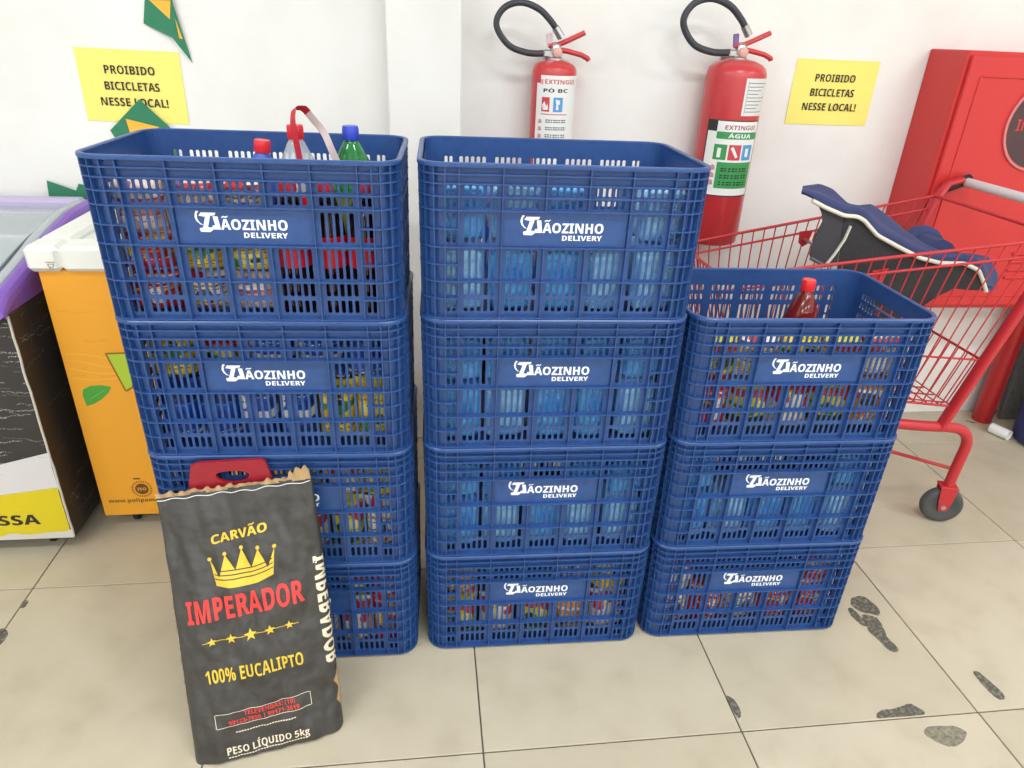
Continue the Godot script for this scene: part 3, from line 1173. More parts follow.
	for x in [-0.035, -w + 0.065]:
		pts = []
		for i in 14:
			var z := -0.02 - 0.59 * i / 13.0
			pts.append(Vector3(x - 0.014, top.call(z) - 0.012, z))
		body = MB.new()
		body.tube(pts, 0.016, 8, true, 0.6)
		part("lid_track", body.mesh(), track, o)
	var glass := mat(Color(0.80, 0.84, 0.86, 0.42), 0.08)
	glass.transparency = BaseMaterial3D.TRANSPARENCY_ALPHA
	for k in 2:
		body = MB.new()
		var z0: float = [-0.02, -0.30][k]
		var z1: float = [-0.33, -0.61][k]
		var lid := func(i: float, j: float, dy: float) -> Vector3:
			var z := lerpf(z0, z1, j)
			return Vector3(lerpf(-w + 0.063, -0.063, i), top.call(z) - 0.012 - 0.012 * k + dy + 0.008 * sin(PI * j), z)
		body.grid(func(i: float, j: float) -> Vector3: return lid.call(i, j, 0.0), 2, 14)
		body.grid(func(i: float, j: float) -> Vector3: return lid.call(i, j, -0.005), 2, 14, true)
		part("glass_lid", body.mesh(), glass, o)
		# dark rubber edge of the curved lid
		pts = []
		for i in 15:
			pts.append(lid.call(1.0, i / 14.0, 0.001))
		body = MB.new()
		body.tube(pts, 0.004, 6)
		part("lid_seal", body.mesh(), mat(rgb(96, 104, 110), 0.5), o)
	body = MB.new()
	body.box(at(Vector3(-w / 2, 0.752, -d / 2)), Vector3(w - 0.12, 0.01, d - 0.08), 0.002)
	part("inner_liner", body.mesh(), mat(rgb(196, 202, 206), 0.5), o)
	for x in [-0.085, -w + 0.085]:
		for z in [-0.05, -d + 0.06]:
			caster(o, Vector3(x, 0, z), 0.022, 0.045)

	# ---- orange freezer
	var g := thing("pulp_freezer", Vector3(-1.10, 0, -0.857))
	tag(g, "orange chest freezer with white lid and a printed green leaf", "freezer")
	var orange := mat(Color.WHITE, 0.45)
	orange.albedo_texture = scratched(rgb(240, 166, 44), rgb(226, 140, 26), 13, 0.35)
	var gw := 0.66
	var gd := 0.56
	part("cabinet_body", box_mesh(Vector3(gw, 0.785, gd), 0.004), mat(rgb(236, 164, 48), 0.45), g, at(Vector3(gw / 2, 0.045 + 0.785 / 2, -gd / 2)))
	body = MB.new()
	body.grid(func(i: float, j: float) -> Vector3: return Vector3(0.003 + (gw - 0.006) * i, 0.048 + 0.779 * j, 0.0006), 2, 2)
	part("front_film", body.mesh(), orange, g)
	var lidm := mat(rgb(236, 236, 230), 0.4)
	# lid frame of four bars, the corner block of the front is a piece of its own
	part("lid_corner", box_mesh(Vector3(0.085, 0.068, 0.09), 0.012), lidm, g, at(Vector3(0.025, 0.861, -0.028)))
	part("lid_front", box_mesh(Vector3(gw - 0.05, 0.067, 0.088), 0.010), lidm, g, at(Vector3(0.068 + (gw - 0.05) / 2, 0.861, -0.028)))
	part("lid_side", box_mesh(Vector3(0.085, 0.066, gd - 0.06), 0.010), lidm, g, at(Vector3(0.025, 0.861, -0.073 - (gd - 0.06) / 2)))
	part("lid_side", box_mesh(Vector3(0.085, 0.066, gd - 0.06), 0.010), lidm, g, at(Vector3(gw - 0.02, 0.861, -0.073 - (gd - 0.06) / 2)))
	part("lid_panel", box_mesh(Vector3(gw - 0.1, 0.03, gd - 0.08), 0.004), mat(rgb(222, 224, 222), 0.25), g, at(Vector3(gw / 2, 0.862, -0.06 - (gd - 0.08) / 2)))
	# small mark on the lid corner
	var mark: Array = []
	for q in [[0.0, 0.016, 0.022, 0.0024], [0.003, 0.0115, 0.016, 0.0022], [0.003, 0.007, 0.003, 0.006], [0.016, 0.007, 0.003, 0.006], [0.004, 0.004, 0.013, 0.0022], [0.006, 0.0, 0.003, 0.006], [0.006, -0.001, 0.010, 0.002]]:
		mark.append_array(rect_tris(q[0], q[1], q[2], q[3]))
	print_part("lid_mark", mark, on_plane(Vector3(0.034, 0.838, 0.0176), Vector3.RIGHT, Vector3.UP), mat(rgb(150, 140, 120), 0.6), g)
	# leaf, letter and waves of the print
	var fr := on_plane(Vector3(0, 0, 0.0012), Vector3.RIGHT, Vector3.UP)
	var leaf := PackedVector2Array([Vector2(0.033, 0.430), Vector2(0.029, 0.465), Vector2(0.034, 0.483), Vector2(0.055, 0.494), Vector2(0.085, 0.496), Vector2(0.110, 0.490), Vector2(0.100, 0.473), Vector2(0.078, 0.452), Vector2(0.055, 0.438)])
	print_part("leaf_print", poly_tris(leaf), fr, mat(rgb(72, 160, 56), 0.5), g)
	print_part("leaf_vein", poly_tris(PackedVector2Array([Vector2(0.036, 0.445), Vector2(0.062, 0.464), Vector2(0.102, 0.487), Vector2(0.062, 0.462)])), on_plane(Vector3(0, 0, 0.0016), Vector3.RIGHT, Vector3.UP), mat(rgb(140, 196, 92), 0.5), g)
	var let := PackedVector2Array([Vector2(0.120, 0.590), Vector2(0.200, 0.592), Vector2(0.200, 0.475), Vector2(0.178, 0.482), Vector2(0.178, 0.535), Vector2(0.165, 0.490), Vector2(0.148, 0.480)])
	print_part("letter_outline", poly_tris(Geometry2D.offset_polygon(let, 0.005)[0]), on_plane(Vector3(0, 0, 0.0014), Vector3.RIGHT, Vector3.UP), mat(rgb(150, 96, 30), 0.5), g)
	print_part("letter_print", poly_tris(let), on_plane(Vector3(0, 0, 0.0018), Vector3.RIGHT, Vector3.UP), mat(rgb(176, 204, 54), 0.5), g)
	var wave: Array = []
	for k in 4:
		for i in 16:
			var x0 := 0.012 + 0.0115 * i
			var x1 := x0 + 0.0115
			var ya := 0.59 - 0.022 * k - 0.10 * x0 + 0.006 * sin(x0 * 30.0 + k)
			var yb := 0.59 - 0.022 * k - 0.10 * x1 + 0.006 * sin(x1 * 30.0 + k)
			wave.append_array([Vector2(x0, ya), Vector2(x1, yb), Vector2(x1, yb + 0.0025), Vector2(x0, ya), Vector2(x1, yb + 0.0025), Vector2(x0, ya + 0.0025)])
	print_part("wave_print", wave, fr, mat(rgb(244, 186, 78), 0.5), g)
	var dark := mat(rgb(110, 70, 22), 0.6)
	print_part("lettering", text_tris("www.polipame", bold, 0.0125, 0.145, -1), on_plane(Vector3(0.022, 0.095, 0.0012), Vector3.RIGHT, Vector3.UP), dark, g)
	var em: Array = []
	var c := Vector2(0.126, 0.142)
	for i in 26:
		var a0 := TAU * i / 26.0
		var u := Vector2(cos(a0), sin(a0))
		var s := Vector2(-u.y, u.x) * 0.0014
		em.append_array([c + u * 0.024 - s, c + u * 0.030 - s, c + u * 0.030 + s, c + u * 0.024 - s, c + u * 0.030 + s, c + u * 0.024 + s])
	for i in 20:
		var a := Vector2(cos(TAU * i / 20), sin(TAU * i / 20))
		var b := Vector2(cos(TAU * (i + 1) / 20), sin(TAU * (i + 1) / 20))
		em.append_array([c, c + a * 0.0195, c + b * 0.0195])
	em.append_array(rect_tris(c.x - 0.018, c.y + 0.035, 0.020, 0.005))
	print_part("emblem", em, fr, dark, g)
	print_part("lettering", text_tris("ISO", heavy, 0.010, 0.026, 0), on_plane(Vector3(c.x, c.y - 0.005, 0.0017), Vector3.RIGHT, Vector3.UP), mat(rgb(236, 170, 60), 0.6), g)
	for x in [0.075, gw - 0.075]:
		for z in [-0.045, -gd + 0.05]:
			caster(g, Vector3(x, 0, z), 0.022, 0.045)

func caster(o: Node, p: Vector3, r: float, top: float) -> void:
	var b := MB.new()
	b.lathe(at(p + Vector3(-0.009, r, 0), 0, 0, -PI / 2), [Vector2(0, 0), Vector2(r * 0.8, 0), Vector2(r, 0.004), Vector2(r, 0.014), Vector2(r * 0.8, 0.018), Vector2(0, 0.018)], 16)
	var wh := part("caster_wheel", b.mesh(), M.black, o)
	b = MB.new()
	b.box(at(p + Vector3(0, r + 0.006, -0.002)), Vector3(0.024, top - r - 0.004, 0.016), 0.002)
	part("fork", b.mesh(), M.steel, wh)

# ------------------------------------------------------------------ things on the wall
func wall_sign(p: Vector3, tilt: float, label: String) -> void:
	var o := thing("paper_sign", p)
	o.rotation.z = tilt
	tag(o, label, "sign", "yellow no-bicycles signs")
	var b := MB.new()
	var f := func(i: float, j: float) -> Vector3:
		return Vector3((i - 0.5) * 0.302, (j - 0.5) * 0.208, 0.0022 + 0.0012 * sin(i * 7.0 + j * 3.0) * sin(j * 6.0))
	b.grid(f, 16, 12)
	b.grid(func(i: float, j: float) -> Vector3: return f.call(i, j) - Vector3(0, 0, 0.0006), 16, 12, true)
	part("sheet", b.mesh(), M.yellow_paper, o)
	var k := 0
	for s in ["PROIBIDO", "BICICLETAS", "NESSE LOCAL!"]:
		print_part("lettering", text_tris(s, bold, 0.0235, [0.146, 0.160, 0.198][k], 0), on_plane(Vector3(-0.001, 0.035 - 0.046 * k, 0.0048), Vector3.RIGHT, Vector3.UP), M.ink_dark, o)
		k += 1

func flag(p: Vector3, polys: Array, label: String) -> void:
	var o := thing("bunting_flag", p)
	tag(o, label, "bunting flag", "green and yellow paper bunting on the wall")
	var green := mat(rgb(50, 128, 94), 0.75)
	var yellow := mat(rgb(244, 184, 66), 0.75)
	for q in polys:
		var b := MB.new()
		var pts: Array = q[1]
		# a folded paper face given by its 3D outline, with its own thickness
		var n: Vector3 = (pts[1] - pts[0]).cross(pts[2] - pts[0]).normalized()
		if n.z < 0:
			n = -n
			pts.reverse()
		var th := n * 0.0006
		for i in range(1, pts.size() - 1):
			b.flat(pts[0] + th, pts[i] + th, pts[i + 1] + th)
			b.flat(pts[0], pts[i + 1], pts[i])
		for i in pts.size():
			var e: int = (i + 1) % pts.size()
			b.quad(pts[i], pts[e], pts[e] + th, pts[i] + th)
		part("paper_face" if q[0] == "g" else "yellow_diamond", b.mesh(), green if q[0] == "g" else yellow, o)

func cyl_patch(o: Vector3, r: float, a0: float, a1: float, y0: float, y1: float) -> ArrayMesh:
	var b := MB.new()
	b.grid(func(i: float, j: float) -> Vector3:
		var a := lerpf(a0, a1, i)
		return o + Vector3(sin(a) * r, lerpf(y0, y1, j), cos(a) * r), 24, 1)
	return b.mesh()

func extinguisher(p: Vector3, r: float, h: float, big: bool, label: String) -> void:
	# p is the foot of the cylinder's axis, h the height of its shoulder
	var o := thing("fire_extinguisher", p)
	tag(o, label, "fire extinguisher", "fire extinguishers on the wall")
	var paint := mat(rgb(200, 52, 58), 0.28)
	paint.clearcoat_enabled = true
	paint.clearcoat = 0.4
	var b := MB.new()
	b.lathe(Transform3D.IDENTITY, [Vector2(0, 0.006), Vector2(r * 0.86, 0.006), Vector2(r * 0.9, 0), Vector2(r * 0.97, 0.006), Vector2(r * 0.97, 0.022), Vector2(r, 0.026), Vector2(r, h - r * 0.42), Vector2(r * 0.985, h - r * 0.28), Vector2(r * 0.93, h - r * 0.14), Vector2(r * 0.8, h - r * 0.03), Vector2(r * 0.55, h + r * 0.07), Vector2(r * 0.3, h + r * 0.12), Vector2(0, h + r * 0.13)], 48)
	part("cylinder", b.mesh(), paint, o)
	b = MB.new()
	var yv := h + r * 0.10
	b.lathe(at(Vector3(0, yv, 0)), [Vector2(0, 0), Vector2(0.024, 0), Vector2(0.024, 0.006), Vector2(0.018, 0.01), Vector2(0.018, 0.042), Vector2(0.013, 0.048), Vector2(0, 0.048)], 20)
	b.box(at(Vector3(-0.014, yv + 0.018, 0.002)), Vector3(0.05, 0.022, 0.022), 0.004)
	part("valve", b.mesh(), M.steel, o)
	b = MB.new()
	b.lathe(at(Vector3(0.002, yv + 0.022, 0.012), PI / 2), [Vector2(0, 0), Vector2(0.015, 0), Vector2(0.015, 0.014), Vector2(0.012, 0.017), Vector2(0, 0.017)], 18)
	part("gauge", b.mesh(), mat(rgb(214, 170, 160), 0.3), o)
	# two levers
	b = MB.new()
	b.tube([Vector3(-0.024, yv + 0.040, 0), Vector3(0.008, yv + 0.044, 0.002), Vector3(0.044, yv + 0.060, 0.004), Vector3(0.086, yv + 0.080, 0.006)], 0.0115, 8, true, 0.7)
	part("lever", b.mesh(), paint, o)
	b = MB.new()
	b.tube([Vector3(0.008, yv + 0.030, 0), Vector3(0.04, yv + 0.026, 0.002), Vector3(0.08, yv + 0.018, 0.004), Vector3(0.102, yv + 0.008, 0.006), Vector3(0.105, yv + 0.002, 0.006)], 0.0115, 8, true, 0.7)
	part("carrying_handle", b.mesh(), paint, o)
	b = MB.new()
	b.box(at(Vector3(-0.022, yv + 0.056, 0.004), 0, 0, 0.15), Vector3(0.018, 0.036, 0.008), 0.002)
	part("seal_tag", b.mesh(), mat(rgb(120, 96, 160) if big else rgb(214, 190, 200), 0.4), o)
	# hose: out of the valve to the left, up and round, nozzle coming down beside the valve
	b = MB.new()
	var cv := Curve3D.new()
	var s := 1.0 if not big else 1.09
	var way := [Vector3(-0.03, 0.018, 0.0), Vector3(-0.090, 0.018, 0.005), Vector3(-0.150, 0.038, 0.008), Vector3(-0.188, 0.090, 0.012), Vector3(-0.168, 0.135, 0.013), Vector3(-0.118, 0.153, 0.014), Vector3(-0.062, 0.138, 0.016), Vector3(-0.022, 0.106, 0.016), Vector3(0.003, 0.076, 0.014)]
	for i in way.size():
		var tn: Vector3 = (way[mini(i + 1, way.size() - 1)] - way[maxi(i - 1, 0)]) * 0.17 * s
		cv.add_point(way[i] * s + Vector3(0, yv, 0), -tn, tn)
	var hp := Array(cv.tessellate_even_length(7, 0.005))
	b.tube(hp, 0.0095 if not big else 0.0105, 12)
	part("hose", b.mesh(), mat(rgb(56, 58, 64), 0.5), o)
	b = MB.new()
	var last: Vector3 = hp[hp.size() - 1]
	var dir: Vector3 = (last - hp[hp.size() - 3]).normalized()
	b.tube([last - dir * 0.018, last + dir * 0.006, last + dir * 0.016], 0.0125, 10)
	part("nozzle", b.mesh(), M.steel, o)
	b = MB.new()
	b.box(at(Vector3(0, h - 0.02, -r - 0.008)), Vector3(0.05, 0.1, 0.014), 0.003)
	b.box(at(Vector3(0, yv + 0.008, -r * 0.5 - 0.004)), Vector3(0.03, 0.01, r + 0.02), 0.002)
	part("wall_bracket", b.mesh(), M.steel, o)
	# printed labels
	var green := mat(rgb(58, 152, 82), 0.5)
	var redp := mat(rgb(206, 66, 78), 0.5)
	var bluep := mat(rgb(84, 158, 214), 0.5)
	var e := r + 0.0012
	if not big:
		part("label_sheet", cyl_patch(Vector3.ZERO, r + 0.0006, deg_to_rad(-56), deg_to_rad(100), h - 0.36, h - 0.057), M.paper, o)
		part("label_sheet", cyl_patch(Vector3.ZERO, r + 0.0009, deg_to_rad(-44), deg_to_rad(100), h - 0.11, h - 0.034), M.paper, o)
		var fc := on_cylinder(Vector3.ZERO, e, deg_to_rad(-40))
		print_part("lettering", text_tris("EXTINGUI", bold, 0.0125, 0.104, -1), func(q: Vector2) -> Vector3: return fc.call(q + Vector2(0.010, h - 0.058)), redp, o, 0.006)
		print_part("emblem", rect_tris(-0.004, h - 0.060, 0.008, 0.014), fc, mat(rgb(226, 150, 160), 0.6), o, 0.006)
		print_part("lettering", text_tris("PÓ BC", heavy, 0.0105, 0.080, -1), func(q: Vector2) -> Vector3: return fc.call(q + Vector2(0.006, h - 0.082)), M.ink_dark, o, 0.006)
		print_part("pictogram", rect_tris(0.002, h - 0.138, 0.026, 0.042), fc, redp, o, 0.006)
		print_part("pictogram", rect_tris(0.040, h - 0.138, 0.030, 0.042), fc, bluep, o, 0.006)
		var e2 := on_cylinder(Vector3.ZERO, e + 0.0005, deg_to_rad(-40))
		print_part("pictogram_figure", poly_tris(PackedVector2Array([Vector2(0.004, h - 0.118), Vector2(0.012, h - 0.108), Vector2(0.018, h - 0.122), Vector2(0.022, h - 0.114), Vector2(0.025, h - 0.132), Vector2(0.008, h - 0.134)])), e2, M.paper, o, 0.006)
		print_part("pictogram_figure", poly_tris(PackedVector2Array([Vector2(0.047, h - 0.102), Vector2(0.060, h - 0.104), Vector2(0.062, h - 0.114), Vector2(0.056, h - 0.118), Vector2(0.058, h - 0.132), Vector2(0.049, h - 0.132), Vector2(0.050, h - 0.118)])), e2, M.paper, o, 0.006)
		print_part("print_line", rect_tris(0.0, h - 0.147, 0.088, 0.0025), fc, redp, o, 0.006)
		for k in 5:
			var y := h - 0.166 - 0.022 * k
			var sm: Array = []
			for j in 2:
				for i in 8:
					sm.append_array(rect_tris(0.018 + i * 0.0085, y + 0.002 - j * 0.006, 0.0068 - 0.001 * ((i * 7 + k * 3) % 3), 0.003))
			print_part("small_print", sm, fc, M.ink_dark, o, 0.006)
			print_part("pictogram", poly_tris(PackedVector2Array([Vector2(-0.008, y - 0.008), Vector2(0.006, y - 0.006), Vector2(0.004, y + 0.002), Vector2(0.0, y + 0.006), Vector2(-0.006, y + 0.004)])), fc, mat(rgb(214, 150, 158), 0.6), o, 0.006)
	else:
		part("label_sheet", cyl_patch(Vector3.ZERO, r + 0.0008, deg_to_rad(-2), deg_to_rad(62), h - 0.150, h - 0.040), mat(rgb(226, 226, 224), 0.6), o)
		var fd := on_cylinder(Vector3.ZERO, e, deg_to_rad(2))
		var lines: Array = []
		for k in 9:
			lines.append_array(rect_tris(0.004, h - 0.055 - 0.0105 * k, 0.08 - 0.012 * ((k * 5) % 4), 0.0022))
		lines.append_array(rect_tris(0.002, h - 0.148, 0.0012, 0.1))
		print_part("small_print", lines, fd, mat(rgb(120, 120, 120), 0.6), o, 0.008)
		part("label_border", cyl_patch(Vector3.ZERO, r + 0.0006, deg_to_rad(-64), deg_to_rad(52), h - 0.405, h - 0.165), mat(rgb(40, 46, 44), 0.6), o)
		part("label_sheet", cyl_patch(Vector3.ZERO, r + 0.0008, deg_to_rad(-61), deg_to_rad(50), h - 0.401, h - 0.200), M.paper, o)
		part("label_sheet", cyl_patch(Vector3.ZERO, r + 0.0010, deg_to_rad(-42), deg_to_rad(50), h - 0.25, h - 0.168), M.paper, o)
		var fe := on_cylinder(Vector3.ZERO, r + 0.0014, deg_to_rad(-40))
		print_part("lettering", text_tris("EXTINGUI", bold, 0.0135, 0.11, -1), func(q: Vector2) -> Vector3: return fe.call(q + Vector2(0.022, h - 0.193)), mat(rgb(170, 70, 110), 0.6), o, 0.008)
		print_part("print_band", rect_tris(-0.002, h - 0.222, 0.15, 0.022), fe, green, o, 0.01)
		var ff := on_cylinder(Vector3.ZERO, r + 0.0019, deg_to_rad(-40))
		print_part("lettering", text_tris("ÁGUA", heavy, 0.0125, 0.080, -1), func(q: Vector2) -> Vector3: return ff.call(q + Vector2(0.036, h - 0.218)), M.paper, o, 0.008)
		for k in 3:
			print_part("pictogram", rect_tris(-0.004 + 0.048 * k, h - 0.287, 0.042, 0.048), fe, [green, redp, bluep][k], o, 0.01)
		print_part("pictogram_figure", rect_tris(0.008, h - 0.28, 0.012, 0.03), ff, M.paper, o, 0.008)
		print_part("pictogram_figure", poly_tris(PackedVector2Array([Vector2(0.050, h - 0.250), Vector2(0.058, h - 0.244), Vector2(0.078, h - 0.276), Vector2(0.070, h - 0.280)])), ff, M.paper, o, 0.008)
		print_part("pictogram_figure", rect_tris(0.104, h - 0.276, 0.014, 0.026), ff, M.paper, o, 0.008)
		print_part("print_panel", rect_tris(0.014, h - 0.378, 0.13, 0.084), fe, green, o, 0.01)
		for k in 3:
			var sm: Array = []
			for j in 2:
				for i in 8:
					sm.append_array(rect_tris(0.028 + i * 0.0125, h - 0.316 - 0.022 * k - j * 0.0075, 0.0105 - 0.002 * ((i * 5 + k) % 3), 0.0042))
			print_part("small_print", sm, ff, M.ink_dark, o, 0.008)
			print_part("pictogram", poly_tris(PackedVector2Array([Vector2(-0.010, h - 0.322 - 0.024 * k), Vector2(0.010, h - 0.320 - 0.024 * k), Vector2(0.008, h - 0.308 - 0.024 * k), Vector2(0.0, h - 0.303 - 0.024 * k), Vector2(-0.008, h - 0.309 - 0.024 * k)])), fe, mat(rgb(206, 150, 150), 0.6), o, 0.008)

func wall_things() -> void:
	wall_sign(Vector3(-0.998, 1.227, WALL_Z), -0.012, "yellow no-bicycles paper sign on the wall between two green bunting flags")
	wall_sign(Vector3(1.301, 1.281, WALL_Z), 0.0, "yellow no-bicycles paper sign between the large extinguisher and the red cabinet")
	# bunting
	flag(Vector3(-0.87, 1.40, WALL_Z), [
		["g", [Vector3(-0.04, 0.10, 0.004), Vector3(0.035, 0.10, 0.012), Vector3(0.030, 0.02, 0.016), Vector3(0.018, -0.032, 0.016), Vector3(-0.062, 0.004, 0.006)]],
		["y", [Vector3(-0.035, 0.067, 0.0066), Vector3(0.028, 0.068, 0.0145), Vector3(0.018, 0.018, 0.0155)]],
		["g", [Vector3(0.031, 0.075, 0.0165), Vector3(0.0305, 0.02, 0.0166), Vector3(0.018, -0.032, 0.0166), Vector3(0.061, -0.100, 0.004)]],
		["y", [Vector3(0.0335, 0.022, 0.0172), Vector3(0.036, -0.032, 0.0145), Vector3(0.045, -0.034, 0.0115)]]],
		"folded green paper bunting flag hanging above the corner of a yellow sign")
	flag(Vector3(-0.99, 1.10, WALL_Z), [
		["g", [Vector3(0.006, 0.092, 0.008), Vector3(-0.098, -0.002, 0.008), Vector3(-0.06, -0.10, 0.006), Vector3(0.10, -0.10, 0.006), Vector3(0.088, 0.008, 0.012)]],
		["y", [Vector3(-0.045, 0.034, 0.0092), Vector3(0.052, 0.012, 0.0118), Vector3(-0.035, -0.05, 0.0090)]]],
		"green paper bunting flag with yellow diamond over the bottom of a yellow sign")
	flag(Vector3(-1.25, 0.89, WALL_Z), [
		["g", [Vector3(-0.068, 0.0, 0.01), Vector3(-0.062, 0.05, 0.012), Vector3(0.045, 0.008, 0.008), Vector3(0.05, -0.06, 0.008), Vector3(-0.06, -0.06, 0.01)]],
		["g", [Vector3(0.022, 0.022, 0.014), Vector3(0.034, 0.042, 0.016), Vector3(0.12, 0.022, 0.010), Vector3(0.12, -0.04, 0.010), Vector3(0.02, -0.03, 0.012)]]],
		"green paper bunting flag low on the wall behind the freezers")
	extinguisher(Vector3(0.305, 0.82, -1.362), 0.070, 0.525, false, "smaller red fire extinguisher with white powder label, beside the white pilaster")
	extinguisher(Vector3(0.902, 0.79, -1.36), 0.095, 0.575, true, "larger red fire extinguisher with green water label, next to a yellow sign")

# ------------------------------------------------------------------ hydrant cabinet and pipe
func cabinet() -> void:
	var o := thing("hydrant_cabinet", Vector3(1.622, 0.56, WALL_Z))
	tag(o, "red steel fire hydrant cabinet with round glass window on the wall", "cabinet")
	var w := 0.72
	var h := 0.872
	var dz := 0.205
	var paint := mat(rgb(206, 50, 50), 0.4)
	part("cabinet_body", box_mesh(Vector3(w, h, dz - 0.012), 0.004), paint, o, at(Vector3(w / 2, h / 2, (dz - 0.012) / 2 + 0.001)))
	# door with a raised field and a round opening
	var door := MB.new()
	door.box(at(Vector3(w / 2, h / 2, dz - 0.004)), Vector3(w - 0.02, h - 0.03, 0.014), 0.003)
	var d := part("door", door.mesh(), paint, o)
	for q in [[w / 2, h - 0.075, w - 0.11, 0.006], [w / 2, 0.055, w - 0.11, 0.006]]:
		part("pressed_edge", box_mesh(Vector3(q[2], q[3], 0.006), 0.002), paint, d, at(Vector3(q[0], q[1], dz + 0.004)))
	for x in [0.055, w - 0.055]:
		part("pressed_edge", box_mesh(Vector3(0.006, h - 0.13, 0.006), 0.002), paint, d, at(Vector3(x, h / 2 - 0.01, dz + 0.004)))
	var c := Vector3(0.345, 0.655, dz + 0.0035)
	var b := MB.new()
	b.lathe(at(c, PI / 2), [Vector2(0.148, 0), Vector2(0.148, 0.006), Vector2(0.140, 0.007), Vector2(0.138, 0.0)], 48)
	part("window_ring", b.mesh(), mat(rgb(214, 120, 120), 0.4), d)
	b = MB.new()
	b.lathe(at(c, PI / 2), [Vector2(0, 0.0), Vector2(0.139, 0.0), Vector2(0.139, 0.003), Vector2(0, 0.003)], 48)
	part("window_glass", b.mesh(), mat(rgb(74, 50, 52), 0.12), d)
	print_part("lettering", text_tris("INCÊNDIO", bold, 0.036, 0.215, 0), on_plane(c + Vector3(0, -0.018, 0.0036), Vector3.RIGHT, Vector3.UP), mat(rgb(206, 52, 54), 0.5), d)
	# louvres low on the door
	for k in 4:
		b = MB.new()
		b.tube([Vector3(0.40, 0.215 - 0.03 * k, dz + 0.004), Vector3(0.60, 0.215 - 0.03 * k, dz + 0.004)], 0.006, 8)
		part("louvre", b.mesh(), paint, d)
	b = MB.new()
	b.lathe(Transform3D.IDENTITY, [Vector2(0, 0), Vector2(0.037, 0), Vector2(0.038, 0.004), Vector2(0.038, 0.559), Vector2(0, 0.559)], 32)
	var pipe := part("standpipe", b.mesh(), mat(rgb(176, 34, 38), 0.4), self, at(Vector3(2.285, 0.0, -1.375)))
	tag(pipe, "red vertical water pipe rising from the floor under the cabinet", "pipe")

# ------------------------------------------------------------------ trolley
func rail_y(x: float) -> float:
	return 0.970 + 0.19 * (x - 1.55)

func near_z(x: float) -> float:
	return -0.700 - 0.18 * (1.55 - x)

func far_z(x: float) -> float:
	return -1.225 + 0.03 * (1.67 - x)

func wire(parent: Node, pts: Array, r: float, called := "wire", seg := 6) -> MeshInstance3D:
	var b := MB.new()
	b.tube(pts, r, seg)
	return part(called, b.mesh(), M.red_paint, parent)

